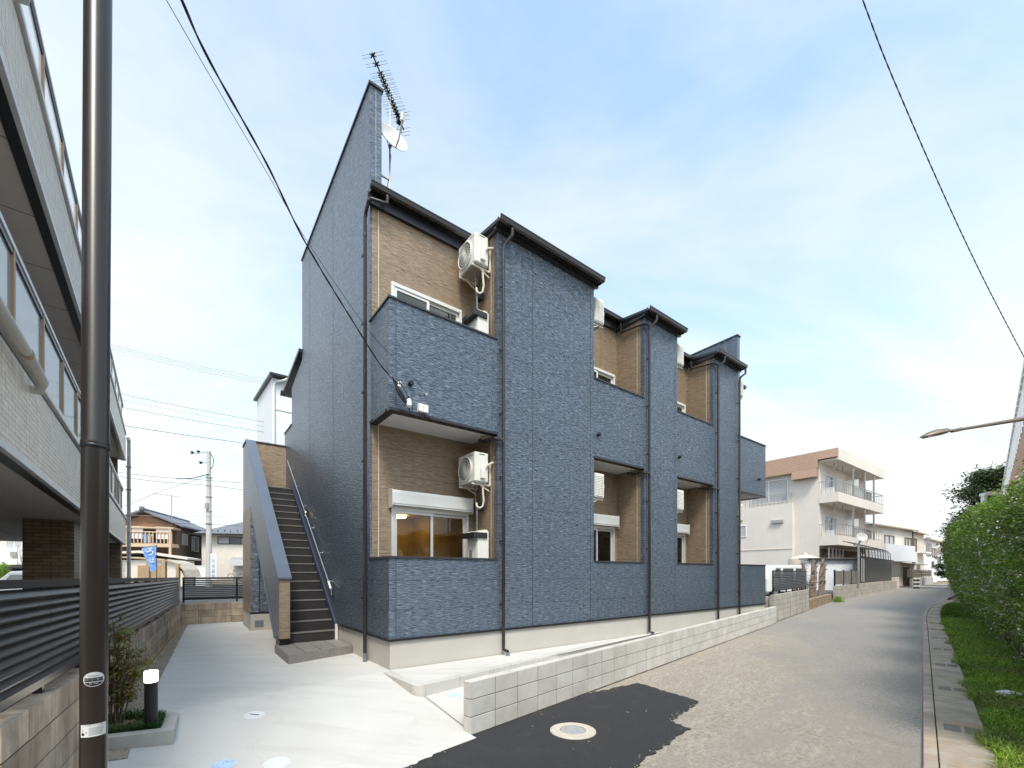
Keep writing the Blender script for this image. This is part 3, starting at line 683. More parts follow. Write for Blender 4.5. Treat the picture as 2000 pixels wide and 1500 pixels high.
# vent caps
for u, z in ((.34, 4.465), (4.72, 4.50), (7.86, 4.52), (12.46, 4.53)):
    h = MB().lathe([(0,-.075),(.034,-.075),(.040,-.06),(.040,.002)], 14, (u, 0, z), 'y').build('vent_cap', M['black'], B, smooth=True)
MB().box(-.12, .0, 5.27, 5.34, 2.90, 3.02).build('lamp_placeholder', M['white'], B); bpy.data.objects.remove(bpy.data.objects['lamp_placeholder'])

# ------------------------------------------------------------------ staircase
S = thing('exterior_staircase', 'outdoor staircase with dark treads climbing along the dark blue end wall', 'staircase', BF)
NS, V0, TR, RS, ZP = 19, 2.75, .2365, .1945, .15
sme = MB().box(0, .86, 0, TR+.02, 0, RS).mesh('step', M['step']); nme = MB().box(.01, .85, -.012, .045, RS-.022, RS+.003).mesh('nosing', M['nosing'])
for i in range(NS):
    o = place('step', sme, S, (-.90, V0+i*TR, ZP+i*RS), bev=.003); place('nosing', nme, o, (0, 0, 0))
zl = lambda v: 1.37 + (v-2.55)*.765
MB().prism([(2.55,.27),(2.55,1.37),(7.40,zl(7.40)),(8.2,zl(7.40)),(8.2,.42),(6.55,.42),(6.55,3.16),(3.03,.27)], 'x', -1.09, -.905).build('outer_wall', M['navy'], S)
MB().box(-1.088, -.907, 2.535, 2.549, .275, 1.368).build('end_panel', M['brown'], S); MB().box(-1.096, -1.0905, 6.60, 8.2, .43, 3.20).build('side_panel', M['brown'], S)
MB().prism([(2.50,1.372),(2.50,1.412),(7.40,zl(7.40)+.052),(8.22,zl(7.4)+.052),(8.22,zl(7.4)+.003),(7.40,zl(7.40)+.003),(2.55,1.373)], 'x', -1.115, -.88).build('coping', M['stair_coping'], S, bev=.004)
MB().prism([(3.02,.262),(6.54,3.152),(6.54,3.10),(3.07,.262)], 'x', -1.10, -.90).build('opening_trim', M['stair_coping'], S)
MB().box(-1.075, -.92, 2.57, 2.95, .12, .268).build('wall_foot', M['black'], S); MB().box(-1.11, -.885, 2.535, 3.0, .25, .272).build('foot_trim', M['dark_metal'], S)
MB().box(-1.07, .0, 6.60, 8.15, .44, 3.15).build('understair_wall', M['navy'], S); MB().box(-1.09, .0, 6.53, 8.18, -.1, .42).build('plinth', M['plinth'], S)
MB().box(-1.10, 0, 6.54, 6.60, .42, .47).build('base_trim', M['dark_metal'], S); MB().box(-1.0, -.8, 6.524, 6.53, .08, .26).build('floor_vent', M['grey_pvc'], S)
MB().box(-.905, .0, 7.24, 8.2, 3.66, 3.84).build('landing', M['step'], S); MB().box(-.904, 0, 8.1, 8.2, 3.84, 5.26).build('landing_wall', M['brown'], S); MB().box(-.88, .0, 8.08, 8.22, 5.26, 5.30).build('coping', M['coping'], S)
st = MB().prism([(2.72,.15),(2.72,.42),(7.25,4.1),(7.25,3.7),(2.95,.15)], 'x', -.036, -.003).build('stringer', M['navy_steel'], S)
MB().prism([(2.70,.12),(2.70,.46),(2.74,.46),(2.74,.12)], 'x', -.05, -.002).build('stringer_end', M['white'], S)
hr = MB().tube([(-.075, 2.93, 1.16), (-.075, 7.42, 4.70)], .017, 10).build('handrail', M['steel'], S, smooth=True)
MB().tube([(-.075, 2.86, 1.03), (-.075, 2.93, 1.17)], .018, 8).build('rail_end', M['black'], hr); MB().tube([(-.075, 2.93, 1.16), (-.075, 3.12, 1.31)], .021, 10).build('rail_sleeve', M['white'], hr)
for k in range(6):
    t = .06+k*.176; v = 2.93+4.49*t; z = 1.16+3.54*t; MB().tube([(-.075, v, z-.01), (-.06, v, z-.05), (0, v, z-.055)], .008, 6).build('rail_bracket', M['steel'], hr)
# tiled porch slab (skewed front edge)
c00, c10, c11, c01 = Vector((-1.13,1.42)), Vector((0,1.80)), Vector((0,2.74)), Vector((-1.13,2.74))
g = MB().prism([tuple(c00), tuple(c10), tuple(c11), tuple(c01)], 'z', -.05, .136).build('porch_slab', M['tile_grey'], S)
for i in range(4):
    for j in range(3):
        f = lambda a, b: (c00.lerp(c10, a)).lerp(c01.lerp(c11, a), b)
        e = .006; a0, a1, b0, b1 = i/4+e, (i+1)/4-e, j/3+e, (j+1)/3-e
        MB().prism([tuple(f(a0,b0)), tuple(f(a1,b0)), tuple(f(a1,b1)), tuple(f(a0,b1))], 'z', .130, .148).build('floor_tile', M['tile_grey'], g)
sl = thing('step_light', 'small lit wall light above the stair handrail', 'wall light', BF, (0, 5.30, 2.90))
MB().box(-.05, 0, -.045, .045, 0, .13).build('housing', M['black'], sl, bev=.004); MB().box(-.056, -.05, -.03, .03, .02, .11).build('lens', emit('step_lamp', (1, .72, .38), 5), sl)

# ------------------------------------------------------------------ air conditioners, water heaters
def text_mesh(txt, size, m, ext=.0008):
    cu = bpy.data.curves.new('lettering', 'FONT'); cu.body = txt; cu.size = size; cu.align_x = 'CENTER'; cu.align_y = 'CENTER'; cu.extrude = ext; cu.resolution_u = 3
    o = bpy.data.objects.new('lettering', cu); C.objects.link(o); bpy.context.view_layer.update()
    me = bpy.data.meshes.new_from_object(o.evaluated_get(bpy.context.evaluated_depsgraph_get())); bpy.data.objects.remove(o); me.materials.clear(); me.materials.append(m); return me
# unit built with its back at x=0, front (fan) towards -x, width along y 0..W, height z
AW, AD, AH = .56, .29, .53
def ac_meshes():
    d = {}
    d['casing'] = MB().box(-AD, 0, 0, AW, 0, AH).mesh('casing', M['ac'])
    g = MB(); cy, cz, r_ = AW*.56, AH*.49, AH*.43
    g.lathe([(r_, -AD), (r_+.004, -AD-.022), (r_-.012, -AD-.030), (r_-.022, -AD-.018)], 40, (0, cy, cz), 'x')
    for rr in (.06, .115, .165): g.lathe([(rr, -AD-.020), (rr+.003, -AD-.023), (rr, -AD-.026), (rr-.003, -AD-.023), (rr, -AD-.020)], 32, (0, cy, cz), 'x')
    for k in range(26):
        t = 2*math.pi*k/26; pts = []
        for q in range(6):
            f = q/5; rr = .035+(r_-.05)*f; a = t+.75*f; pts.append((-AD-.022, cy+rr*math.cos(a), cz+rr*math.sin(a)))
        g.tube(pts, .0042, 4)
    d['fan_grille'] = g.mesh('fan_grille', M['ac'])
    d['fan_hub'] = MB().lathe([(0, -AD-.030), (.035, -AD-.028), (.040, -AD-.018)], 20, (0, cy, cz), 'x').mesh('fan_hub', M['ac'])
    d['fan_opening'] = MB().disc((-AD-.003, cy, cz), r_-.005, 36, 'x').mesh('fan_opening', M['ac_dark'])
    d['end_panel'] = MB().box(-AD+.015, -.015, -.006, 0, .015, AH-.015).mesh('end_panel', M['ac'])
    d['handle_slot'] = MB().box(-AD*.68, -AD*.28, -.009, -.006, AH-.045, AH-.030).mesh('handle_slot', M['ac_dark'])
    d['valve_cover'] = MB().prism([(-.05, .06), (-.055, .20), (-.03, .25), (-.006, .25), (-.006, .06)], 'x', -AD*.62, -AD*.30).mesh('valve_cover', M['ac'])
    d['base_pan'] = MB().box(-AD+.02, -.02, .02, AW-.02, -.02, -.001).mesh('base_pan', M['tin'])
    return d
ACM = ac_meshes(); acname = text_mesh('Panasonic', .034, M['tin'])
def bracket(y):
    return MB().bar((-AD-.02, y, -.035), (.09, y, -.035), .030, .03).bar((.075, y, -.05), (.075, y, .36), .03, .03).bar((-AD*.45, y, -.05), (.06, y, -.14), .02, .02)
def ac_unit(label, u, v, z, mirror=False):
    T = thing('air_conditioner', label, 'air conditioner', BF, (u, v, z), math.pi if mirror else 0, 'air conditioner outdoor units on the dark blue building')
    if mirror: T.location = BF.w(u, v+AW, z)
    for nm in ('casing', 'fan_opening', 'fan_grille', 'fan_hub', 'base_pan'):
        o = place(nm, ACM[nm], T, bev=.012 if nm == 'casing' else 0)
    for y in (.06, AW-.06): bracket(y).build('wall_bracket', M['bracket'], T, bev=.003)
    if not mirror:
        for nm in ('end_panel', 'handle_slot', 'valve_cover'): place(nm, ACM[nm], T, bev=.003)
        o = place('brand_lettering', acname, T, (-AD-.0015, .085, AH-.055), rot=(R(90), 0, R(-90)))
        MB().bar((-.06, -.03, .30), (.10, -.01, .385), .035, .03).bar((-AD*.45, -.03, .20), (-.05, -.03, .30), .028, .024).build('pipe_cover', M['bracket'], T, bev=.004)
        MB().tube([(-.08, .06, -.03), (-.075, .06, -.16), (-.05, .07, -.32), (-.06, .09, -.42), (-.10, .12, -.455), (-.15, .14, -.43), (-.16, .15, -.36)], .019, 8).build('hose', M['bracket'], T, smooth=True)
        MB().tube([(-.16, .2, -.02), (-.15, .2, -.2), (-.12, .2, -.6)], .008, 6).build('cable', M['grey_pvc'], T)
    else:                                   # the end with the slotted grille faces the lane
        MB().box(-AD+.03, -.02, AW, AW+.004, .04, AH-.06).build('grille_backing', M['ac_dark'], T)
        g = MB(); n = 12
        for k in range(n+1): zz = .04+(AH-.10)*k/n; g.box(-AD+.02, -.01, AW+.004, AW+.013, zz-.009, zz+.009)
        for k in range(6): xx = -AD+.03+(AD-.05)*k/5; g.box(xx-.010, xx+.010, AW+.004, AW+.012, .03, AH-.05)
        g.build('side_grille', M['ac'], T)
    return T
ac_unit('outdoor air conditioner in the nearest ground floor recess, above the silver shutter box', 1.92, .14, 3.13)
ac_unit('outdoor air conditioner hanging at the top of the nearest upper balcony', 1.92, .14, 7.05)
for i, (u, nm) in enumerate(((4.70, 'second'), (7.90, 'third'))):
    ac_unit('slotted end of the air conditioner in the %s ground floor recess from the left' % nm, u, -.0+.06, 3.16, True)
    ac_unit('slotted end of the air conditioner above the %s upper balcony from the left' % nm, u, -.0+.06, 7.02, True)
ac_unit('air conditioner at the far upper corner of the dark blue building', 11.18, .02, 6.98, True)
ac_unit('air conditioner half hidden behind the farthest downpipe at ground floor', 11.18, .02, 3.1, True)
def heater(label, u, v, z, h):
    T = thing('water_heater', label, 'water heater', BF, (u, v, z), 0, 'white gas water heaters on the balconies')
    MB().box(-.24, 0, 0, .36, 0, h).build('casing', M['ac'], T, bev=.010)
    MB().box(-.246, -.24, .03, .33, .15, h-.18).build('front_panel', M['ac'], T, bev=.004)
    d = MB().box(-.34, -.05, .0, .42, h-.13, h-.03).build('exhaust_cowl', M['dark_metal'], T, bev=.006); d.location.y = -.03
    MB().box(-.10, -.02, .02, .2, h, h+.03).build('top_bracket', M['bracket'], T)
    MB().box(-.2475, -.2465, .06, .16, h-.55, h-.30).build('info_label', M['white'], T); MB().box(-.2475, -.2465, .19, .28, h-.5, h-.34).build('info_label', M['tin'], T)
    g = MB()
    for k in range(3): g.box(-.2475, -.2465, .05, .31, h-.66-.03*k, h-.655-.03*k)
    g.build('louvre_lines', M['tin'], T)
    MB().tube([(-.16, .15, h), (-.16, .15, h+.35), (-.13, .18, h+.42)], .011, 6).build('pipe', M['grey_pvc'], T)
    MB().box(-.05, .05, .26, .38, h+.4, h+.55).build('pipe_box', M['black'], T)
heater('white water heater with black cowl behind the ground floor balcony ledge', 1.95, .16, 1.10, 1.15)
heater('white water heater standing in the nearest upper balcony', 1.95, .16, 5.05, 1.18)
t = thing('wall_box', 'small white box on the brown wall of the second upper recess', 'wall box', BF, (4.66, RD-.02, 6.8)); MB().box(0, .14, -.09, 0, 0, .2).build('cover', M['white'], t, bev=.006); MB().box(.03, .11, -.094, -.09, .03, .09).build('lid', M['ac'], t)
# electrical boxes and insulators under the nearest upper parapet
t = thing('junction_box', 'pair of cream junction boxes fixed just above the nearest soffit', 'junction box', BF, (.455, 0, 4.05))
for k in range(2): MB().box(k*.085, k*.085+.082, -.075, 0, 0, .125).build('box_cover', M['white'], t, bev=.006)
MB().tube([(.12, -.03, 0), (.125, -.03, -.05), (.16, -.03, -.06), (.2, -.03, -.03), (.22, -.02, -.07)], .006, 6).build('cable_tail', M['wire'], t)
def insulator(label, u, z, r_, h, tilt):
    t = thing('cable_insulator', label, 'insulator', BF, (u, 0, z))
    a = MB()
    a.lathe([(0, 0), (r_*.8, 0), (r_, h*.2), (r_*.75, h*.3), (r_, h*.45), (r_*.75, h*.58), (r_*.95, h*.75), (r_*.6, h), (0, h)], 16).build('porcelain', M['white'], t, smooth=True).rotation_euler = (tilt, R(15), 0)
    t.children[0].location = (0, -.10, 0)
    MB().bar((0, 0, h*.5), (0, -.12, h*.5), .02, .012).build('stay', M['tin'], t); return t
insulator('white ribbed insulator near the left end of the upper parapet', .12, 4.32, .035, .12, R(-25)); insulator('white cup insulator at the soffit edge below the ribbed one', .28, 4.16, .048, .14, R(150)); insulator('small white insulator right of the black vent cap', .585, 4.33, .02, .06, R(-60))

# ------------------------------------------------------------------ aerials on the end wall
A = thing('antenna_mast', 'thin grey mast bracketed to the tall end wall, carrying the aerial and dish', 'mast', BF, (.45, 1.1, 8.22))
MB().tube([(0,0,0), (0,0,1.82)], .016, 8).build('pole', M['tin'], A, smooth=True)
for z in (.12, .30, 1.05): MB().bar((-.25, -.0, z), (0, 0, z), .03, .02).build('wall_arm', M['bracket'], A)
MB().tube([(.0,.03,.2), (.04,.05,.8), (-.05,.04,1.05), (.0,.03,1.3)], .006, 5).build('cable', M['wire'], A); MB().tube([(-.02,.02,.3), (-.08,.0,0), (-.14,-.03,-.2)], .006, 5).build('cable', M['wire'], A)
D_ = thing('satellite_dish', 'white satellite dish on the roof mast beside the tall end wall', 'satellite dish', BF, (.45, 1.1, 9.12))
def dish(T, rad, dirv, dep=.09):
    q = Vector(dirv).to_track_quat('Z', 'Y'); prof = [(rad*f, dep*f*f) for f in (0, .2, .4, .6, .8, .92, 1)] + [(rad*1.02, dep), (rad*1.02, dep-.012), (rad*.8, dep*.64-.012), (0.001, -.012)]
    o = MB().lathe(prof, 36).build('reflector', M['white'], T, smooth=True); o.rotation_mode = 'QUATERNION'; o.rotation_quaternion = q; o.location = Vector(dirv).normalized()*.08
    def wp(p): return q @ Vector(p) + o.location
    MB().tube([wp((0, -rad*1.0, dep)), wp((0, -rad*.95, dep+.12)), wp((0, -.05, .42))], .014, 6).build('feed_arm', M['tin'], T)
    MB().tube([wp((0, -.06, .40)), wp((0, .03, .46))], .035, 10).build('feed_horn', M['white'], T); MB().tube([(0,0,0), wp((0,0,0))], .03, 8).build('mount', M['tin'], T)
dish(D_, .25, (.05, -.95, .30))
Y = thing('tv_antenna', 'long many armed television aerial above the tall end wall', 'antenna', BF, (.45, 1.1, 10.02))
dd = Vector((-.73, -.68, .0)).normalized()           # boom direction in building axes, front end up and towards the street
pp = dd.cross(Vector((0,0,1))).normalized(); up_ = pp.cross(dd)
M['aerial'] = mat('aerial_metal', (.22,.22,.23), .5, .5)
bm0, bm1 = -dd*.60, dd*.66
MB().bar(bm0, bm1, .02, .02).build('boom', M['black'], Y); MB().bar(-dd*.12 - up_*.07, dd*.32 - up_*.07, .014, .014).bar(dd*.32-up_*.07, dd*.4, .014, .014).bar(-dd*.12-up_*.07, -dd*.2, .014, .014).build('under_boom', M['tin'], Y)
els = [.63, .50, .36, .29, .22, .15, .07, -.01, -.09, -.16, -.22, -.28, -.33]
for k, e in enumerate(els):
    c = dd*e; x = MB()
    for s in (-1, 1): x.bar(c - pp*.05 + dd*.028*s, c + pp*.05 - dd*.028*s, .016, .016)
    x.build('director_clamp', M['black'], Y)
    g = MB()
    for s in (-1, 1): g.tube([c - pp*.19 + dd*.022*s, c + pp*.19 + dd*.022*s], .0026, 4)
    g.build('element', M['aerial'], Y)
MB().box(-.05, .05, -.05, .05, -.05, .05).build('balun_box', M['black'], Y).location = -dd*.42
g = MB(); g.bar(-dd*.5 - up_*.22, -dd*.5 + up_*.22, .014, .014)
g.build('reflector_boom', M['tin'], Y)
for z in (-.22, -.15, -.08, .08, .15, .22): MB().tube([-dd*.5 + up_*z - pp*.17, -dd*.5 + up_*z + pp*.17], .004, 5).build('reflector_rod', M['tin'], Y)
MB().tube([-dd*.42 - up_*.05, -dd*.3 - up_*.3, Vector((.05, .02, -.55)), Vector((.0, .02, -.7))], .005, 5).build('cable', M['wire'], Y)

# ------------------------------------------------------------------ overhead cables
def cable(label, pts, r, m=None, twist=None, group=None):
    """catenary-like curve through world points"""
    pts = [Vector(p) for p in pts]; fine = []
    for i in range(len(pts)-1):
        p0, p1, p2, p3 = pts[max(i-1,0)], pts[i], pts[i+1], pts[min(i+2, len(pts)-1)]
        for k in range(12):
            t = k/12; fine.append(.5*((2*p1)+(-p0+p2)*t+(2*p0-5*p1+4*p2-p3)*t*t+(-p0+3*p1-3*p2+p3)*t**3))
    fine.append(pts[-1]); g = MB()
    if twist:
        L_ = 0
        for ph in (0, math.pi):
            L_ = 0; q = []
            dense = [fine[i].lerp(fine[i+1], k/6) for i in range(len(fine)-1) for k in range(6)] + [fine[-1]]
            for i, p in enumerate(dense):
                d = (dense[min(i+1, len(dense)-1)] - dense[max(i-1, 0)]).normalized(); a = d.cross(Vector((0,0,1))).normalized(); b = a.cross(d)
                if i: L_ += (p-dense[i-1]).length
                q.append(p + (a*math.cos(ph+L_/twist*6.283) + b*math.sin(ph+L_/twist*6.283))*r*.55)
            g.tube(q, r, 5)
    else: g.tube(fine, r, 6)
    return tag(g.build('overhead_cable', m or M['wire'], smooth=True), label, 'cable', group or 'overhead cables')
anc = BF.w(.09, -.12, 4.36)
q0 = at(300, -130, 2.7); 
cable('thick black service cable running down to the upper parapet of the dark blue building', [q0, at(355, 0, 2.95), at(410, 120, 3.3), at(520, 318, 4.05), at(600, 480, 4.75), at(700, 645, 5.85), at(745, 715, 6.35), anc], .0068, twist=.55)
cable('thin cable beside the thick service cable, ending right of the vent cap', [at(270, -95, 2.6), at(325, 0, 2.8), at(420, 165, 3.3), at(520, 335, 3.95), at(612, 490, 4.7), at(720, 645, 5.8), at(775, 705, 6.3), BF.w(.585, -.1, 4.36)], .0028)
g = MB(); a0 = BF.w(.0, -.13, 4.44); 
for off in (0, .03): g.tube([a0, BF.w(.04+off, -.13, 4.32), BF.w(.11+off*1.5, -.14, 4.20), BF.w(.20+off, -.13, 4.10), BF.w(.27, -.12, 4.03)], [.008, .012, .022, .014, .008], 6)
g.tube([BF.w(.27, -.12, 4.05), BF.w(.28, -.12, 3.97), BF.w(.31, -.12, 3.95), BF.w(.335, -.12, 3.99), BF.w(.33, -.11, 4.08), BF.w(.22, -.13, 4.26), BF.w(.09, -.13, 4.42)], .008, 6)
tag(g.build('drop_cable', M['wire'], smooth=True), 'looped black drop cable hanging beside the insulators under the parapet', 'cable')
cable('twisted black cable crossing the sky at the right', [at(1655, -80, 5.8), at(1685, 0, 6.0), at(1740, 143, 6.4), at(1840, 373, 7.2), at(1920, 543, 8.0), at(2000, 697, 9.0), at(2040, 768, 9.5)], .0058, twist=.28)
for k, (ya, yb) in enumerate(((672, 741), (676, 746), (681, 751))):
    cable(('upper', 'middle', 'lower')[k] + ' of the three fine wires high between the tiled building and the white house', [at(120, ya-26, 24), at(215, ya, 24), at(360, (ya+yb)/2+2, 24), at(520, yb, 24), at(640, yb+24, 24)], .010, M['tin'])
for k, (xa, ya, xb, yb) in enumerate(((238, 770, 509, 823), (238, 781, 509, 832), (240, 796, 509, 843), (243, 831, 478, 866))):
    cable(('first', 'second', 'third', 'lowest')[k] + ' wire from the top in the fan behind the staircase', [at(xa-60, ya-12, 22), at(xa, ya, 22), at((xa+xb)/2, (ya+yb)/2+1, 22), at(xb, yb, 22), at(xb+90, yb+16, 22)], .009 if k != 3 else .013, M['tin'] if k == 1 else M['wire'])

# ------------------------------------------------------------------ steel pole in the foreground
PX, PY = -2.107, 2.2
Pz = thing('steel_pole', 'dark brown steel pole with two stickers in the left foreground', 'pole', WORLD, (PX-.012, PY, -.34))
tilt = R(.35); Pz.rotation_euler = (0, tilt, 0)
zj = 1.5 + (1118-868)/851*2.2 + .34
MB().lathe([(.0535, 0), (.0530, zj-.012), (.0552, zj-.012), (.0558, zj), (.0558, zj+.012), (.0541, zj+.016), (.0537, 6.4), (0, 6.4)], 40).build('shaft', M['pole'], Pz, smooth=True)
MB().lathe([(.0552, zj-.022), (.0572, zj-.018), (.0572, zj-.008), (.0552, zj-.004)], 40).build('joint_ring', M['dark_metal'], Pz, smooth=True)
MB().lathe([(.0537, 0), (.09, 0), (.09, .02), (.06, .05), (.0537, .05)], 32).build('foot_collar', M['kerb'], Pz)
phi0 = math.atan2(-PY, -PX)                 # direction from the pole to the viewer
def wrap(me, r, zc, ph=phi0):
    for v in me.vertices:
        a = ph + v.co.x/r; rr = r + v.co.z; v.co = (rr*math.cos(a), rr*math.sin(a), zc + v.co.y)
    return me
def wrap_poly(pts, r, zc, m, name, parent, ph=phi0, nx=14, ny=1):
    """strip quads: pts is list of (x, y0, y1)"""
    g = MB()
    for i in range(len(pts)-1):
        (xa, a0, a1), (xb, b0, b1) = pts[i], pts[i+1]; A_ = ph+xa/r; B_ = ph+xb/r
        g.quad((r*math.cos(A_), r*math.sin(A_), zc+a0), (r*math.cos(B_), r*math.sin(B_), zc+b0), (r*math.cos(B_), r*math.sin(B_), zc+b1), (r*math.cos(A_), r*math.sin(A_), zc+a1))
    return g.build(name, m, parent, fix=False)
M['sticker'] = mat('sticker_silver', (.62,.62,.63), .4, .1, var=.03); M['ink'] = mat('ink_black', (.02,.02,.022), .5); M['ink_soft'] = mat('ink_grey', (.22,.22,.25), .6); M['sticker_white'] = mat('sticker_white', (.72,.72,.72), .5, var=.03)
zc = 1.5 - (1323-1118)/851*2.2 + .34; ew, eh = .043, .036; rr = .0536
def ell(w_, h_, ya=-9, yb=9, n=24): 
    o = []
    for k in range(n+1):
        x = -w_+2*w_*k/n; h2 = h_*math.sqrt(max(0, 1-(x/w_)**2)); o.append((x, max(-h2, ya), min(h2, yb)) if ya < h2 and yb > -h2 else (x, ya, ya))
    return o
def clip_ell(w_, h_, ya, yb):
    return [(x, a, b) for x, a, b in ((x, max(a, ya), min(b, yb)) for x, a, b in ell(w_, h_)) if b > a]
stk = wrap_poly(ell(ew, eh), rr+.0006, zc, M['sticker'], 'oval_sticker', Pz)
wrap_poly(clip_ell(ew*.93, eh*.91, -.011, .008), rr+.0010, zc, M['ink'], 'sticker_band', stk); wrap_poly(clip_ell(ew*.93, eh*.91, -.034, -.0145), rr+.0010, zc, M['ink'], 'sticker_band', stk)
for tx, sz, yy, m in (('Panasonic', .0105, .018, 'ink'), ('カラーＥ－ポール', .0098, -.0015, 'sticker'), ('電気・通信用', .006, -.021, 'sticker')):
    me = text_mesh(tx, sz, M[m], .0001); wrap(me, rr+.0013, zc+yy); place('sticker_lettering', me, stk)
zc2 = 1.5 - (1421-1118)/851*2.2 + .34
lab = wrap_poly([(-.054+.108*k/16, -.031, .031) for k in range(17)], rr+.0006, zc2, M['sticker_white'], 'notice_sticker', Pz)
for k in range(9):
    x0 = -.018; x1 = .046 - random.uniform(0, .012)
    wrap_poly([(x0+(x1-x0)*q/8, -.0008, .0008) for q in range(9)], rr+.0010, zc2+.014-.0045*k, M['ink_soft'], 'printed_line', lab)
me = text_mesh('ポールの取扱いについてのお願い', .0055, M['ink'], .0001); wrap(me, rr+.0010, zc2+.0255); place('sticker_lettering', me, lab)
wrap_poly([(-.049, -.022, -.010), (-.036, -.022, -.010)], rr+.0010, zc2, M['ink'], 'printed_figure', lab); wrap_poly([(-.0435, -.010, .008), (-.041, -.010, .008)], rr+.0010, zc2, M['ink'], 'printed_figure', lab); wrap_poly([(-.030, -.010, -.005), (-.025, -.010, -.005)], rr+.0010, zc2, M['ink'], 'printed_figure', lab)

# ------------------------------------------------------------------ planter, bollard light, shrub
def G(x, y): return zg(RF.loc(x, y)[1])
pk = [(-3.17,4.08), (-3.50,4.58), (-3.95,4.74), (-4.36,4.30), (-3.9,3.74)]
pin = [(-3.33,4.13), (-3.56,4.47), (-3.90,4.60), (-4.17,4.27), (-3.84,3.92)]
pl = thing('planter_kerb', 'low concrete planter edge around the small shrub and bollard light', 'planter', WORLD, (-3.6, 4.3, 0))
zt = .025
g = MB(); n = len(pk)
for i in range(n):
    j = (i+1) % n; o = lambda p, z: (p[0]+3.6, p[1]-4.3, z)
    g.quad(o(pk[i], -.35), o(pk[j], -.35), o(pk[j], zt), o(pk[i], zt)); g.quad(o(pk[i], zt), o(pk[j], zt), o(pin[j], zt), o(pin[i], zt)); g.quad(o(pin[i], zt), o(pin[j], zt), o(pin[j], -.1), o(pin[i], -.1))
g.build('kerb_ring', M['kerb'], pl, bev=.008)
MB().quad(*[(x+3.6, y-4.3, zt-.025) for x, y in pin]).build('soil', M['earth'], pl, fix=False)
def inside(x, y, poly):
    r_ = False; j = len(poly)-1
    for i in range(len(poly)):
        if (poly[i][1] > y) != (poly[j][1] > y) and x < (poly[j][0]-poly[i][0])*(y-poly[i][1])/(poly[j][1]-poly[i][1])+poly[i][0]: r_ = not r_
        j = i
    return r_
def blades(n, pts_fn, h0, h1, wd, m, name, bend=.5):
    co = np.zeros((n*2, 3, 3)); i = 0
    for _ in range(n):
        x, y, z = pts_fn(); h = random.uniform(h0, h1); a = random.random()*6.283; d = (math.cos(a), math.sin(a)); lean = random.uniform(.1, bend)*h; wx, wy = -d[1]*wd, d[0]*wd
        m_ = (x+d[0]*lean*.35, y+d[1]*lean*.35, z+h*.6); t_ = (x+d[0]*lean, y+d[1]*lean, z+h*(1-.25*lean/h))
        co[i] = ((x-wx, y-wy, z), (x+wx, y+wy, z), m_); co[i+1] = ((m_[0]-wx*.9, m_[1]-wy*.9, m_[2]), (m_[0]+wx*.9, m_[1]+wy*.9, m_[2]), t_); i += 2
    return npmesh(name, co.reshape(-1, 3), 3, m)
def mondo_pt():
    while True:
        x, y = random.uniform(-4.2, -3.1), random.uniform(3.8, 4.9)
        if not inside(x, y, pin): continue
        # ring of dwarf grass, earth showing in the middle
        d = min(math.hypot(x-p[0], y-p[1]) for p in [(pin[i][0]*(1-t)+pin[(i+1) % 5][0]*t, pin[i][1]*(1-t)+pin[(i+1) % 5][1]*t) for i in range(5) for t in (0, .25, .5, .75)])
        if d < random.uniform(.08, .17): return x, y, zt-.02
kind(tag(place('dwarf_grass', blades(3200, mondo_pt, .05, .10, .004, M['mondo'], 'dwarf_grass', 1.1)), 'short dark green grass tufts inside the concrete planter edge', 'grass'), 'stuff')
bo = at(291, 1408, 4.2); bx, by = bo.x+.02, 4.2
bl = thing('bollard_light', 'black bollard light with glowing white head in the planter', 'bollard light', WORLD, (bx, by, zt-.03))
MB().lathe([(.052, 0), (.052, .445), (.048, .45), (0, .45)], 28).build('post', M['black'], bl, smooth=True); MB().box(-.02, .02, -.058, -.05, .03, .06).build('cable_cap', M['dark_metal'], bl)
MB().lathe([(.050, .452), (.053, .46), (.053, .545), (.050, .556), (0, .558)], 28).build('lamp_head', emit('bollard_lamp', (1, .90, .78), 4.5), bl, smooth=True)
nd = thing('nandina_shrub', 'slender reddish green nandina shrub growing in the planter by the pole', 'shrub', WORLD, (-3.93, 4.32, zt-.03))
stems = MB(); leaf = []
for k in range(15):
    a = random.random()*6.28; r0 = random.uniform(0, .06); top = random.uniform(.55, 1.0); lean = random.uniform(.02, .16)
    base = Vector((r0*math.cos(a), r0*math.sin(a), 0)); tp = base + Vector((lean*math.cos(a), lean*math.sin(a), top)); mid = base.lerp(tp, .5) + Vector((random.uniform(-.03,.03), random.uniform(-.03,.03), .05))
    stems.tube([base, mid, tp], [.007, .005, .003], 5)
    for q in range(random.randint(8, 13)):
        t = random.uniform(.28, 1.05); p = base.lerp(tp, min(t, 1)) if t < .5 else mid.lerp(tp, min((t-.5)*2, 1)); b = random.random()*6.28; ln = random.uniform(.07, .17)*(1.0 if t > .55 else .6)
        e = p + Vector((ln*math.cos(b), ln*math.sin(b), random.uniform(-.03, .07))); stems.tube([p, p.lerp(e, .5)+Vector((0,0,.02)), e], [.0022, .0016, .001], 4)
        for _ in range(random.randint(16, 26)):
            f = random.uniform(.3, 1.1); c = p.lerp(e, f) + Vector((random.gauss(0, .028), random.gauss(0, .028), random.gauss(0, .02))); d = Vector((random.gauss(0,1), random.gauss(0,1), random.gauss(0,.5))).normalized(); s = d.cross(Vector((random.gauss(0,.4), random.gauss(0,.4), 1))).normalized(); l = random.uniform(.015, .030)
            leaf += [c-d*l, c+s*l*.36, c+d*l, c-s*l*.36]
stems.build('stem', M['bark'], nd, smooth=True); kind(place('foliage', npmesh('foliage', np.array([tuple(v) for v in leaf]), 4, M['nandina']), nd), 'stuff')
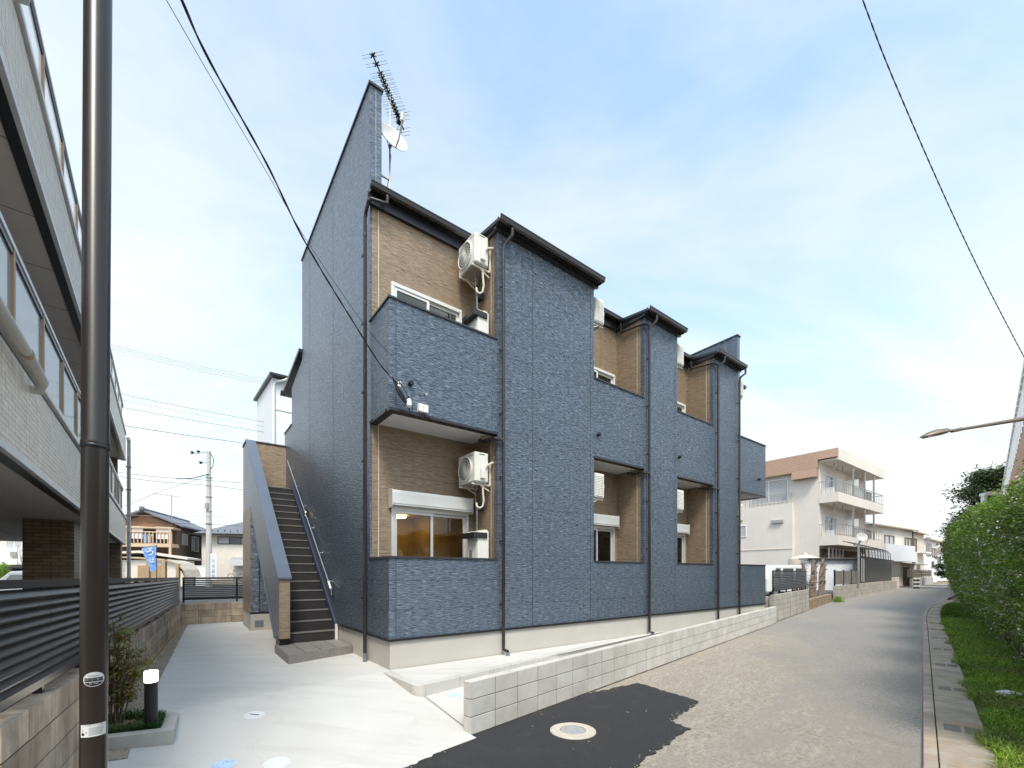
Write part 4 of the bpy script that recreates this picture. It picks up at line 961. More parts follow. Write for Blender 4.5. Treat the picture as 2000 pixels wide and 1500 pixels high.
# ------------------------------------------------------------------ tiled building on the left
M['wall_tile'] = mat('beige_tile', (.70,.62,.53), .42, 0, .5, .12, 6, orand=.07); M['grout'] = mat('grout', (.20,.18,.165), .9)
M['tile_stuff'] = mat('beige_tile_band', (.70,.62,.53), .42, 0, .5, .10, 6)
M['soffit_dark'] = mat('balcony_soffit', (.55,.50,.46), .8, var=.05, vs_=.6); M['tan_post'] = mat('tan_post', (.40,.27,.16), .5); M['silver_edge'] = mat('silver_edge', (.66,.66,.66), .4, .3); M['pipe_grey'] = mat('old_grey_pipe', (.50,.485,.46), .5, var=.08, grime=.25, gcol=(.3,.24,.17))
def brickmat(name, c1, c2, mo, w_, h_, ref):
    m, t, b = nodes(name); N = NT(t); tcn = N.n('ShaderNodeTexCoord'); tcn.object = ref; s = N.n('ShaderNodeSeparateXYZ'); N.l(tcn.outputs['Object'], s.inputs[0])
    cv_ = N.n('ShaderNodeCombineXYZ'); N.l(N.m('ADD', s.outputs[0], s.outputs[1]), cv_.inputs[0]); N.l(s.outputs[2], cv_.inputs[1])
    br = N.n('ShaderNodeTexBrick'); N.l(cv_.outputs[0], br.inputs['Vector']); br.inputs['Scale'].default_value = 1; br.inputs['Color1'].default_value = (*c1, 1); br.inputs['Color2'].default_value = (*c2, 1); br.inputs['Mortar'].default_value = (*mo, 1)
    br.inputs['Brick Width'].default_value = w_; br.inputs['Row Height'].default_value = h_; br.inputs['Mortar Size'].default_value = .006; N.l(br.outputs[0], b.inputs['Base Color']); b.inputs['Roughness'].default_value = .55
    N.bump(br.outputs['Fac'], -.4, .01, b); return m
TB = thing('tiled_building', 'beige tiled building on stilts with glass balustrades at the left edge', 'building', LF)
M['brown_brick'] = brickmat('brown_tile', (.16,.105,.055), (.26,.175,.10), (.07,.05,.035), .22, .065, TB)
XE = 17.5
for zb, zc_ in ((2.46, 3.40), (5.38, 6.31)):
    MB().box(0, XE, -.16, -.006, zb+.05, zc_-.05).build('balcony_front', M['grout'], TB)
    MB().box(-.02, XE, -.19, .035, zc_-.05, zc_+.015).build('coping', M['silver_edge'], TB, bev=.004)
    MB().box(-.01, XE, -.02, .022, zb-.012, zb+.05).build('edge_trim', M['silver_edge'], TB); MB().box(0, XE, -.11, -.021, zb-.02, zb+.045).build('shadow_gap', M['dark_metal'], TB)  # dark strip stands in for the shadow gap inside the soffit edge
    sf = MB().box(0, XE, -7 if zb < 3 else -1.5, -.11, zb, zb+.12).build('soffit', M['soffit_dark'], TB)
    for k in range(1, 16):
        if zb > 3: MB().box(k*1.1-.006, k*1.1+.006, -1.5, -.11, zb-.003, zb).build('soffit_joint', M['grout'], sf)
    if zb < 3:
        for y in (-1.9, -3.6, -5.2): MB().box(.1, XE, y-.006, y+.006, zb-.003, zb).build('soffit_joint', M['grout'], sf)
    # tiles
    tw, th = .0945, .0455; n0 = int((zc_-.06-zb-.05)/.05); nc = int(15.6/.1)
    tme = MB().box(0, tw, -.006, .004, 0, th).mesh('wall_tile', M['wall_tile']); rest = MB()
    for c in range(nc):
        x = 15.4-c*.1
        for r_ in range(n0):
            z = zb+.052+r_*.05; off = 0
            if zb < 3 and c < 300//n0: place('wall_tile', tme, TB, (x+off, random.uniform(-.001, .001), z))
            else: rest.box(x, x+tw, -.006, .004+random.uniform(-.0008, .0008), z, z+th)
    kind(rest.build('wall_tiles', M['tile_stuff'], TB, fix=False), 'stuff')
    # glass balustrade
    zt_ = zc_+.95; x = 15.65; k = 0
    MB().box(-.02, XE, -.10, -.045, zt_, zt_+.045).build('hand_rail', M['silver_edge'], TB); MB().box(-.02, XE, -.09, -.055, zt_-.055, zt_-.005).build('under_rail', M['dark_metal'], TB)
    while x > -.1:
        MB().box(x-.03, x+.03, -.11, -.05, zc_+.015, zt_).build('baluster_post', M['tan_post'], TB); MB().box(x-.055, x-.03, -.085, -.06, zc_+.015, zt_).build('post_edge', M['silver_edge'], TB)
        if x < XE-1: MB().box(x+.035, min(x+1.19, XE), -.082, -.070, zc_+.04, zt_-.06).build('glass_panel', M['balustrade'], TB)
        x -= 1.25; k += 1
MB().box(0, XE, -1.62, -1.5, 2.58, 6.3).build('wall', mat('grey_render', (.36,.33,.30), .8), TB)
for x in (12.9, 6.8): 
    f = MB().box(x-.5, x+.5, -1.5, -1.44, 3.5, 5.28).build('balcony_door', M['tan_post'], TB); MB().box(x-.42, x+.42, -1.44, -1.43, 3.55, 5.18).build('door_leaf', M['curtain'], f)
MB().box(0, .30, -1.5, -.19, 3.42, 5.38).build('end_return', M['brown_brick'], TB)
MB().box(7.55, 8.74, -.95, -.30, -.3, 2.458).build('pillar', M['brown_brick'], TB); MB().box(.0, .75, -1.55, -.08, -.3, 2.458).build('pillar', M['brown_brick'], TB)
MB().box(10.4, 12.4, -2.9, -2.65, 2.42, 2.459).build('ceiling_light', M['silver_edge'], TB)
MB().tube([(18, .10, 3.30), (14.6, .10, 3.30), (14.25, .10, 3.28), (14.15, .06, 3.22), (14.15, -.02, 3.22)], .040, 12).build('drain_pipe', M['pipe_grey'], TB, smooth=True)
MB().tube([(14.92, .10, 3.30), (14.86, .10, 3.30)], .045, 12).build('pipe_collar', M['tan_post'], TB)
MB().tube([(15.4, .10, 7.6), (14.9, .10, 6.35), (14.8, .06, 6.28), (14.8, -.02, 6.26)], .052, 12).build('drain_pipe', M['pipe_grey'], TB, smooth=True)
MB().tube([(.02, .08, 6.15), (-.16, .08, 6.15), (-.24, .08, 6.05), (-.24, .08, .0)], .055, 10).build('downpipe', M['pipe_grey'], TB, smooth=True)
MB().tube([(.02, .06, 2.95), (-.24, .08, 2.95)], .045, 8).build('downpipe_branch', M['pipe_grey'], TB)
for z in (5.2, 4.4, 3.5, 2.2, 1.3): MB().box(-.32, -.16, .0, .15, z, z+.03).build('pipe_clamp', M['tin'], TB)

# ------------------------------------------------------------------ generic small building parts
def window(parent, x0, x1, z0, z1, y, fm, gm, n=2, proud=.05, face='y', cur=None):
    """framed window on the plane y (facing -y) or, face='x', on the plane x=y (facing +x or -x by sign of proud)"""
    s = 1 if proud > 0 else -1
    def bx(g, a, b, c, d, p0, p1):
        if face == 'y': g.box(a, b, min(y-p0*s, y-p1*s), max(y-p0*s, y-p1*s), c, d)
        else: g.box(min(y+p0*s, y+p1*s), max(y+p0*s, y+p1*s), a, b, c, d)
    p = abs(proud); t = .06; g = MB(); bx(g, x0, x0+t, z0, z1, 0, p); bx(g, x1-t, x1, z0, z1, 0, p); bx(g, x0+t, x1-t, z1-t, z1, 0, p); bx(g, x0+t, x1-t, z0, z0+t, 0, p)
    for k in range(1, n): xm = x0+(x1-x0)*k/n; bx(g, xm-.03, xm+.03, z0+t, z1-t, 0, p*.9)
    w_ = g.build('window', fm, parent)
    for k in range(n):
        a = x0+(x1-x0)*k/n+.03; b = x0+(x1-x0)*(k+1)/n-.03; g = MB(); bx(g, a, b, z0+t, z1-t, .004, .015); g.build('pane', (cur if cur and (k % 2 == 0 or n < 3) else gm), w_)
    return w_
M['far_curtain'] = mat('far_curtain', (.42,.42,.43), .35, 0, .5, .25, 9); M['cream'] = mat('cream_render', (.68,.58,.49), .85, var=.06, vs_=.5, streak=.12, gcol=(.45,.38,.30)); M['beige'] = mat('beige_render', (.70,.64,.585), .85, var=.05, vs_=.4, streak=.16, gcol=(.55,.46,.38))
M['roof_grey'] = mat('slate_roof', (.15,.16,.19), .6, var=.15, vs_=4); M['brown_wood'] = mat('brown_boards', (.15,.105,.075), .75, var=.2, vs_=3); M['balc_wood'] = mat('pale_wood', (.55,.40,.29), .7, var=.1); M['roof_tile'] = mat('orange_shingle', (.36,.235,.17), .8, var=.12, vs_=8)
M['cloth'] = mat('white_cloth', (.80,.79,.78), .9, var=.05); M['cloth_blue'] = mat('blue_cloth', (.22,.33,.55), .9); M['cloth_tan'] = mat('tan_cloth', (.48,.40,.32), .9, var=.2, vs_=6); M['wht_wall'] = mat('white_siding', (.76,.77,.80), .6, var=.03); M['pale_wall'] = mat('pale_wall', (.70,.64,.57), .8, var=.06)

# white house behind the staircase
HF = Frame((-11.0, 20), BF.d); H = thing('white_house', 'tall white house with dark roof edge rising behind the staircase', 'house', HF)
MB().prism([(0, 0), (0, 10.45), (5, 10.95), (5, 0)], 'x', 0, 6).build('wall', M['wht_wall'], H)
MB().prism([(-.25, 10.56), (5.3, 11.10), (5.3, 11.0), (-.25, 10.45)], 'x', -.15, 6).build('roof', M['dark_metal'], H); MB().prism([(-.25, 10.57), (-.34, 10.56), (-.34, 10.47), (-.25, 10.45)], 'x', -.15, 6).build('gutter', M['dark_metal'], H)
MB().tube([(.6, -.3, 10.5), (.5, -.28, 10.38), (.12, -.1, 10.25), (.06, -.06, 10.1), (.06, -.06, 2)], .05, 8).build('downpipe', M['white'], H, smooth=True)
MB().box(.12, 6, -.03, 0, 9.0, 9.14).build('wall_band', M['white'], H); MB().box(-.05, 0, 1.1, 1.3, 7.6, 7.75).build('vent_cap', M['tin'], H)
# brown wooden house
HF = Frame((-30.8, 40), (.95, .3)); H = thing('brown_house', 'brown wooden house with gable roof and upstairs balcony beyond the fence', 'house', HF)
MB().prism([(-5.2, .3), (0, .3), (0, 5.95), (-2.3, 6.95), (-5.2, 5.75)], 'y', 0, 9).build('wall', M['brown_wood'], H)
rf_ = MB()
for a, b in (((-2.3, 7.10), (.75, 5.75)), ((-2.3, 7.10), (-5.9, 5.6))): rf_.prism([a, b, (b[0], b[1]-.14), (a[0], a[1]-.16)], 'y', -.8, 9.6)
rr_ = rf_.build('roof', M['roof_grey'], H); MB().tube([(-2.3, -.85, 7.15), (-2.3, 9.6, 7.15)], .11, 8).build('ridge_tile', M['roof_grey'], rr_); MB().lathe([(0,.0),(.22,0),(.2,.25),(0,.32)], 8, (-2.3, -.8, 7.05)).build('ridge_ornament', M['roof_grey'], rr_)
MB().prism([(-4.6, 5.62), (.1, 5.70), (-2.3, 6.72)], 'y', -.12, 0).build('gable_panel', mat('terracotta_panel', (.30,.175,.105), .8, var=.2, vs_=6), H)
MB().box(-4.9, .35, -1.6, 0, 5.35, 5.5).build('balcony_canopy', M['balc_wood'], H); MB().box(-4.9, .2, -1.5, -.0, 3.75, 4.05).build('balcony_floor', M['balc_wood'], H); MB().box(-4.9, .2, -1.55, -1.45, 5.0, 5.1).build('balcony_rail', M['balc_wood'], H)
for k in range(19): x = -4.8+k*.275; MB().box(x, x+.07, -1.53, -1.47, 4.05, 5.0).build('baluster', M['balc_wood'], H)
for x in (-.0, -4.85): MB().box(x, x+.16, -1.58, -1.42, .3, 5.4).build('balcony_post', M['balc_wood'], H)
window(H, -4.3, -.6, 4.1, 5.25, 0, M['tan_post'], M['glass_far'], 3)
for y, z0, z1, n in ((1.2, 4.1, 5.2, 1), (3.4, 3.6, 5.1, 1), (6.0, 3.6, 5.1, 1)): window(H, y, y+1.2, z0, z1, 0, M['alu'], M['far_curtain'], n, .25 if y > 2 else .06, 'x')
MB().prism([(2.8, 5.35), (8.5, 5.35), (8.5, 5.25), (2.8, 5.25)], 'x', 0, .7).build('window_hood', M['balc_wood'], H)
window(H, -4.9, -3.0, .5, 2.4, 0, M['alu'], M['glass_far'], 2, cur=M['far_curtain'])
MB().prism([(-1.6, 3.35), (1.9, 2.75), (1.9, 2.6), (-1.6, 3.15), (-5.6, 2.9), (-5.6, 3.05)], 'y', -3.0, 0).build('porch_roof', M['pale_wall'], H); MB().box(-5, 1.4, -2.4, -.01, .3, 2.55).build('porch', M['pale_wall'], H); MB().box(-1.9, -.2, -2.44, -2.4, .3, 2.1).build('porch_door', M['tan_post'], H); MB().box(-4.6, -2.8, -2.44, -2.4, .9, 2.2).build('porch_screen', M['far_curtain'], H)
for k, (x, w_, m, nm) in enumerate(((-3.55, .75, 'cloth', 'left'), (-2.75, .8, 'cloth', 'middle'), (-1.0, 1.05, 'cloth', 'right'))):
    t = thing('laundry_sheet', 'white sheet drying on the brown house balcony, %s of the three' % nm, 'laundry', HF, (x, -1.42, 4.35), 0, 'laundry on the balcony of the brown house')
    MB().box(0, w_, -.02, .0, .1, 1.15).build('sheet', M[m], t); MB().tube([(0,-.01,1.16),(w_,-.01,1.16)], .02, 6).build('rod', M['tin'], t)
for k, (x, m, nm) in enumerate(((-4.45, 'cloth_blue', 'blue shirt at the left end'), (-3.9, 'cloth_tan', 'tan trousers left of the middle'), (-1.9, 'cloth_blue', 'blue towel near the middle'), (-1.6, 'cloth_tan', 'tan shirt right of the middle'))):
    t = thing('laundry_item', nm + ' of the brown house balcony', 'laundry', HF, (x, -1.40, 4.1), 0, 'laundry on the balcony of the brown house'); MB().prism([(0,0),(.24,0),(.26,.6),(.34,.55),(.36,.68),(.22,.8),(.02,.8),(-.12,.68),(-.1,.55),(-.02,.6)], 'y', -.03, 0).build('cloth', M[m], t); MB().tube([(.12,-.015,.8),(.12,-.015,.92)], .008, 5).build('hook', M['tin'], t)
t = thing('roof_aerial', 'thin television aerial on a pole above the brown house', 'antenna', HF, (-.3, -.2, 5.8)); MB().tube([(0,0,0),(0,0,2.75)], .035, 6).build('pole', M['tin'], t); MB().tube([(-1.5,0,2.85),(.7,0,2.6)], .025, 5).build('boom', M['tin'], t)
for k in range(7): MB().tube([(-1.4+.33*k, -.25, 2.83-.037*k), (-1.4+.33*k, .25, 2.83-.037*k)], .015, 4).build('element', M['tin'], t)
# cream house
HF = Frame((-29.9, 42), (.97, .24)); H = thing('cream_house', 'cream rendered house with grey hipped roof beyond the rear fence', 'house', HF)
MB().box(0, 9, 0, 8, .3, 5.15).build('wall', M['pale_wall'], H)
MB()._add([(-.6,-.7,5.2),(9.6,-.7,5.2),(9.6,8.7,5.2),(-.6,8.7,5.2),(3.6,4,7.25),(6,4,7.25)], [(0,1,5,4),(1,2,5),(2,3,4,5),(3,0,4),(3,2,1,0)]).build('roof', M['roof_grey'], H); MB().box(-.65, 9.6, -.78, -.68, 5.08, 5.24).build('gutter', M['dark_metal'], H)
g = MB()
for k in range(10):
    x = .3+k*.55; g.box(x-.04, x+.04, -.15+.16*(k % 2), -.05+.16*(k % 2), 5.40+.08*(k % 2), 5.56+.08*(k % 2))
g.build('snow_guard', M['dark_metal'], H)
window(H, 1.35, 4.4, 4.25, 5.3-.0-.05 if False else 4.98, 0, M['dark_metal'], M['glass_far'], 3, .06, cur=M['far_curtain'])
MB().prism([(-1.1, 2.15), (-.75, 2.75), (-.2, 2.95), (0, 2.97), (0, 2.90), (-.2, 2.88), (-.7, 2.68), (-1.04, 2.15)], 'x', 2.7, 6).build('door_canopy', mat('smoked_canopy', (.30,.30,.31), .3), H); MB().box(3.9, 5, -.05, 0, .4, 2.3).build('door', M['dark_metal'], H)
MB().box(-.02, .0, 0, .1, .3, 5.1).build('corner_pipe', M['tin'], H)
t = thing('white_gate_wall', 'plain white garden wall between the brown and cream houses', 'wall', WORLD, (-27.6, 38, .3)); MB().box(0, 1.0, 0, .15, 0, 1.75).build('panel', M['wht_wall'], t); MB().box(-.03, 1.03, -.03, .18, 1.75, 1.8).build('cap', M['wht_wall'], t)
# utility pole
t = thing('utility_pole', 'concrete utility pole in front of the cream house', 'utility pole', WORLD, (at(408, 1000, 36).x, 36, .3))
MB().lathe([(.24, 0), (.15, 11.2), (0, 11.22)], 16).build('shaft', mat('pole_concrete', (.50,.48,.46), .8, var=.06), t, smooth=True)
for z, l in ((11.0, 1.5), (10.2, .7)): MB().bar((-l, -.1, z-.05), (.15, -.1, z+.12), .06, .06).build('cross_arm', M['tin'], t)
for x, z in ((-1.3, 10.98), (-.8, 11.05), (-.6, 10.15)): MB().lathe([(0,0),(.05,0),(.16,.16),(.03,.20),(0,.2)], 8, (x, -.1, z)).build('insulator', M['dark_metal'], t)
for z in (9, 7.4, 6.2, 5.2): MB().lathe([(.20, z), (.24, z), (.24, z+.08), (.20, z+.08)], 12).build('band', M['tin'], t)
MB().box(-.1, .12, -.36, -.2, 6.4, 6.9).build('junction', M['tin'], t); MB().tube([(.22, -.15, 11), (.45, -.1, 10.6), (.4, -.1, 9.9), (.2, -.15, 9.7)], .03, 6).build('jumper', M['wire'], t)
for k, (xa, ya, xb, yb, xc, yc) in enumerate(((200, 918, 405, 938, 560, 950), (200, 926, 405, 948, 560, 968), (200, 1002, 405, 1008, 520, 1012), (200, 1010, 405, 1024, 520, 1030), (345, 935, 404, 927, 408, 927), (200, 1000, 300, 965, 404, 930))):
    cable(('upper', 'second', 'middle', 'lower', 'short insulated', 'slanting')[k] + ' wire meeting the utility pole by the cream house', [at(xa, ya, 36), at((xa+xb)/2, (ya+yb)/2+3, 36), at(xb, yb, 35.8), at(xc, yc, 36)], .016 if k != 4 else .035, M['tin'] if k in (2, 5) else M['wire'])
# carport, flag, banner
CP = thing('carport', 'curved brown carport roof in front of the brown house', 'carport', WORLD, (at(275, 1000, 31).x, 31, .3))
pr = [(-1.6, 2.35), (.5, 2.2), (2.0, 2.05), (2.6, 1.85), (3.0, 1.4), (3.15, .9)]
MB().prism(pr + [(x+.05, z-.10) for x, z in pr[::-1]], 'y', -.06, .06).build('front_rib', M['tan_post'], CP); MB().prism(pr + [(x+.01, z-.03) for x, z in pr[::-1]], 'y', .06, 1.6).build('roof_sheet', mat('carport_sheet', (.48,.42,.34), .4), CP)
for x in (.45, 1.6): MB().box(x, x+.2, -.1, .1, -.3, 2.15).build('post', M['tan_post'], CP)
MB().box(2.55, 2.75, -.08, .1, -.3, 1.8).build('post', M['tan_post'], CP)
M['flag_blue'] = mat('flag_blue', (.17,.32,.70), .8, var=.06)
fb = at(306, 1128, 27); FL = thing('blue_banner_flag', 'blue banner flag with white characters tilting over the louvred fence', 'flag', WORLD, (fb.x, 27, .3), R(0))
MB().tube([(0,0,0), (0,0,2.9)], .022, 6).build('pole', M['dark_metal'], FL)
g = MB(); 
for i in range(6):
    for j in range(3):
        f = lambda i_, j_: (-.05-.26*j_*(1.15-.75*(1-i_/6.0)*1.0)/1.0, .04*math.sin(i_*1.3+j_*1.8), 1.35+.245*i_ - .03*j_)
        g.quad(f(i,j), f(i+1,j), f(i+1,j+1), f(i,j+1))
cl = g.build('cloth', M['flag_blue'], FL, fix=False); MB().tube([(0,0,2.86), (-.95,0,2.74)], .015, 5).build('arm', M['dark_metal'], FL)
for ch, x, z, s in (('ろ', -.34, 2.48, .55), ('い', -.72, 2.5, .36), ('は', -.24, 1.92, .36)): place('lettering', text_mesh(ch, s, M['white'], .004), cl, (x, -.07, z), rot=(R(90), 0, 0))
bb = at(417, 1128, 33); t = thing('white_banner', 'narrow white roadside banner with pale blue lettering by the utility pole', 'banner', WORLD, (bb.x, 33, .3))
MB().tube([(-.24,0,0), (-.24,0,2.7)], .02, 6).build('pole', M['tin'], t); cl = MB().box(-.22, .22, -.01, 0, .55, 2.62).build('cloth', M['cloth'], t); 
for k, ch in enumerate('入居者募集'): place('lettering', text_mesh(ch, .36, M['cloth_blue'], .002), cl, (0, -.016, 2.4-.38*k), rot=(R(90), 0, 0))
# bicycle parked by the cream house (far, only wheels and frame show)
by_ = at(458, 1122, 40); t = thing('bicycle', 'bicycle leaning by the cream house door', 'bicycle', WORLD, (by_.x, 40.3, .75))
for x in (-.5, .5): MB().lathe([(.30, -.015), (.33, -.015), (.33, .015), (.30, .015), (.30, -.015)], 20, (x, 0, .33), 'y').build('wheel', M['dark_metal'], t)
MB().tube([(-.5,0,.33),(-.1,0,.35),(.35,0,.8),(-.2,0,.85),(-.1,0,.35)], .018, 5).tube([(.5,0,.33),(.33,0,.95),(.2,0,1.0)], .018, 5).tube([(-.5,0,.33),(-.2,0,.9)], .016, 5).build('frame', M['tin'], t); MB().box(-.32,-.1,-.06,.06,.92,.97).build('saddle', M['black'], t)
# seen under the tiled building
HF = Frame((at(-60, 1000, 34).x, 34), (1, .0)); H = thing('pale_house', 'pale house with dark ground floor opening seen beneath the tiled building', 'house', HF)
MB().hole_wall(0, 5.1, 0, .3, .1, 6, [(3.1, 4.2, .1, 2.1)]).build('wall', M['cream'], H); MB().box(-1, 5.2, -.5, 0, 2.1, 3.3).build('balcony', M['wht_wall'], H); window(H, 2.9, 4.2, 3.35, 4.4, 0, M['white_frame'], M['glass_far'], 2, cur=M['far_curtain']); MB().box(3.1, 4.2, .3, .4, .1, 2.1).build('dark_doors', M['brown_wood'], H); MB().box(3.9, 4.3, -.62, -.5, 2.7, 3.1).build('wall_unit', M['tin'], H)
t = thing('garden_store', 'low white garden store with two small dark windows under the tiled building', 'shed', WORLD, (at(72, 1000, 30).x, 30, .1)); MB().box(0, 1.9, 0, 1.5, 0, 1.65).build('wall', M['wht_wall'], t); MB().box(-.1, 2.0, -.1, 1.6, 1.65, 1.75).build('roof', M['tan_post'], t)
for x in (.85, 1.15): MB().box(x, x+.2, -.02, 0, 1.3, 1.44).build('window', M['glass_far'], t)
t = thing('lamp_post', 'plain white post standing behind the parked car', 'post', WORLD, (at(68, 1000, 27).x, 27, .1)); MB().tube([(0,0,0), (0,0,4.2)], .08, 10).build('shaft', M['wht_wall'], t, smooth=True); MB().box(-.12,.12,-.12,.12,0,.05).build('foot', M['tin'], t)
def twigs(name, label, c, size, n, cat, m=None, leaves=0, lm=None):
    T = thing(name, label, cat, WORLD, c); g = MB(); lf = []
    for k in range(n):
        a = random.random()*6.28; b = Vector((random.gauss(0, .15)*size[0], random.gauss(0, .15)*size[1], 0)); tp = b + Vector((math.cos(a)*size[0]*random.uniform(.1,.5), math.sin(a)*size[1]*random.uniform(.1,.5), size[2]*random.uniform(.5,1)))
        mid = b.lerp(tp, .5)+Vector((random.gauss(0,.1), random.gauss(0,.1), 0)); g.tube([b, mid, tp], [.03, .02, .008], 4)
        for q in range(7):
            f = random.uniform(.3, 1); p = mid.lerp(tp, f); e = p + Vector((random.gauss(0,.3)*size[0]*.4, random.gauss(0,.3)*size[1]*.4, random.uniform(-.05,.35)*size[2]*.5)); g.tube([p, e], [.010, .004], 3)
            for _ in range(leaves):
                c_ = p.lerp(e, random.random()) + Vector((random.gauss(0,.06), random.gauss(0,.06), random.gauss(0,.06))); d = Vector((random.gauss(0,1), random.gauss(0,1), random.gauss(0,1))).normalized(); s = d.orthogonal().normalized(); l = .05; lf += [c_-d*l, c_+s*l*.5, c_+d*l, c_-s*l*.5]
    kind(g.build('branch', m or M['bark'], T), 'stuff')
    if lf: kind(place('foliage', npmesh('foliage', np.array([tuple(v) for v in lf]), 4, lm or M['brush']), T), 'stuff')
    return T
twigs('brush_pile', 'tangled dry brush behind the white garden store', (at(96, 1000, 33).x, 33, 1.2), (1.6, 1.2, 1.9), 46, 'brush', leaves=14)
twigs('bare_shrub', 'bare leafless shrub in front of the pale house', (at(56, 1000, 31).x, 31, .6), (1.2, .8, 2.8), 14, 'shrub')
twigs('green_bush', 'small green bush at the left edge under the tiled building', (at(2, 1000, 28).x, 28, .2), (1.1, 1.0, 1.8), 26, 'bush', leaves=30, lm=M['grass'])
# parked cars
M['car_silver'] = mat('car_silver', (.50,.51,.52), .25, .5, var=.03); M['car_white'] = mat('car_white', (.80,.80,.80), .3, var=.02); M['tyre'] = mat('tyre', (.02,.02,.02), .8); M['car_glass'] = mat('car_glass', (.10,.11,.12), .05, 0, .7, .05)
def car(name, label, fr, loc, rz, L_, H_, W_, prof, cab, m, rack=False):
    T = thing(name, label, 'van' if 'van' in name else 'car', fr, loc, rz)
    b = MB().prism(prof, 'y', -W_/2, W_/2).build('body', m, T, bev=.06)
    for s in (-1, 1):
        for (x0, x1, x2, x3) in cab:
            y = s*(W_/2+.004); MB().quad((x0, y, H_*.58), (x1, y, H_*.58), (x3, y, H_*.90), (x2, y, H_*.90)).build('side_window', M['car_glass'], T, fix=False)
        for x in (L_*.18, L_*.82):
            wl_ = MB().lathe([(0, -.1), (.20, -.1), (.31, -.09), (.31, .09), (.20, .1), (0, .1)], 20, (x, s*(W_/2-.08), .31), 'y').build('wheel', M['tyre'], T, smooth=True); MB().lathe([(0, .0), (.19, .0), (.19, .01)], 16, (x, s*(W_/2+.03), .31), 'y').build('rim', M['tin'], wl_)
    for s in (-1, 1): MB().box(-.02, .02, s*W_*.32-.15, s*W_*.32+.15, .65, .8).build('headlight', M['white'], T)
    if rack:
        MB().prism([(.9, H_+.11), (1.2, H_+.19), (3.0, H_+.17), (3.6, H_+.10), (3.4, H_+.08), (1.0, H_+.08)], 'y', -.45, .45).build('roof_box', M['dark_metal'], T, bev=.02)
        for x in (1.3, 1.9, 2.6, 3.2): MB().box(x-.05, x+.05, -.55, .55, H_-.01, H_+.09).build('rack_foot', M['black'], T)
    return T
car('parked_car', 'silver estate car with a dark roof carrier behind the louvred fence', WORLD, (at(-30, 1000, 17).x+.2, 17.2, .10), R(-2), 4.5, 1.46, 1.7, [(0,.3),(0,.8),(.9,.95),(1.6,1.44),(2.2,1.47),(3.6,1.44),(4.3,1.1),(4.45,.9),(4.45,.3)], [(1.2,2.4,1.65,2.35),(2.5,3.5,2.45,3.4)], M['car_silver'], True)
t = thing('sale_board', 'light blue notice board with white lettering beside the brick pillar', 'sign', WORLD, (at(98, 1000, 19).x, 19, .1)); bd = MB().box(0, .55, 0, .03, .75, 1.62).build('board', mat('sky_blue', (.28,.47,.80), .6, var=.2, vs_=5), t)
for k, tx in enumerate(('駐車場', 'parking')): place('lettering', text_mesh(tx, .15, M['white'], .002), bd, (.27, -.006, 1.48-.2*k), rot=(R(90),0,0))
for x in (.03, .5): MB().box(x, x+.03, 0, .03, 0, .75).build('leg', M['tin'], t)
# ------------------------------------------------------------------ right side: far fence, posts, shed, beige building
block_wall('far_block_wall', 'grey streaked block wall under the dark fence at the far end of the building', RF, 18.12, 25.3, 3.74, .68, 5, M['block_grey'])
FR = Frame(RF.w(18.12, 3.74)[:2], -RF.n) if False else RF
louvre_fence('far_fence', 'dark louvred fence on the streaked grey block wall along the lane', RF, 18.35, 25.0, [18.4, 19.5, 20.7, 21.9, 23.0, 24.1, 25.0], 3.80, 1.58, .80, 10, M['fence'], zpost=.68, ov=.90)
sf_ = Frame(RF.w(18.3, 3.95)[:2], RF.n)
block_wall('side_block_wall', 'dark weathered side wall beyond the far corner of the building', sf_, 0, 3, 0, .62, 5, M['block_old'])
louvre_fence('side_fence', 'short dark fence panel just beyond the far corner of the building', sf_, .1, 3, [.15, 1.2, 2.2, 3.0], .05, 1.55, .70, 9, M['fence'])
# yard between the buildings
kind(MB().quad(*[(*RF.w(a, b)[:2], .05) for a, b in ((18.5, 3.9), (60, 3.9), (60, 30), (18.5, 30))]).build('far_yard', M['lot'], fix=False), 'structure')
lw = block_wall('low_brick_wall', 'low ochre block edging below the leaning wooden posts', RF, 25.45, 33.6, 3.78, .16, 3, mat('ochre_block', (.30,.22,.15), .9, var=.25, vs_=3, bump=.3, orand=.18, grime=.4, gcol=(.16,.11,.07)), h=.17, th=.2)
M['log'] = mat('weathered_timber', (.20,.15,.11), .9, var=.35, vs_=6, bump=.6, bs_=25, streak=.5, gcol=(.08,.065,.05))
for k, (r_, lean, h, rad, lab) in enumerate(((26.0, .05, 2.0, .10, 'weathered upright timber post nearest the dark fence'), (28.4, .30, 2.2, .10, 'leaning weathered post, left of the middle pair'), (29.3, .28, 2.15, .08, 'leaning weathered post, right of the middle pair'), (31.4, .36, 2.3, .11, 'thick leaning log in front of the white shed'), (32.6, .30, 2.05, .08, 'leaning log nearest the rusty panel fence'))):
    T = thing('wooden_post', lab, 'post', RF, (r_, 4.1, .0), 0, 'old timber posts by the white shed')
    pts = [(lean*h*f + random.gauss(0, .02), random.gauss(0, .02), h*f) for f in (0, .3, .6, .85, 1)]; MB().tube(pts, [rad*1.1, rad, rad*.95, rad*.85, rad*.7], 9).build('trunk', M['log'], T)
    for q in range(5): f = random.uniform(.3, .95); p = Vector((lean*h*f, 0, h*f)); MB().tube([p, p+Vector((random.uniform(-.35,.35), -.12, random.uniform(.0,.2)))], [.05, .025], 5).build('stub', M['log'], T)
g = MB()
for k in range(3): g.tube([RF.w(26.2, 4.05, .75+.3*k), RF.w(29.2, 4.0, .7+.3*k), RF.w(33, 4.05, .8+.25*k)], .012, 4)
tag(g.build('post_wire', M['tin']), 'slack wires strung between the old timber posts', 'wire')
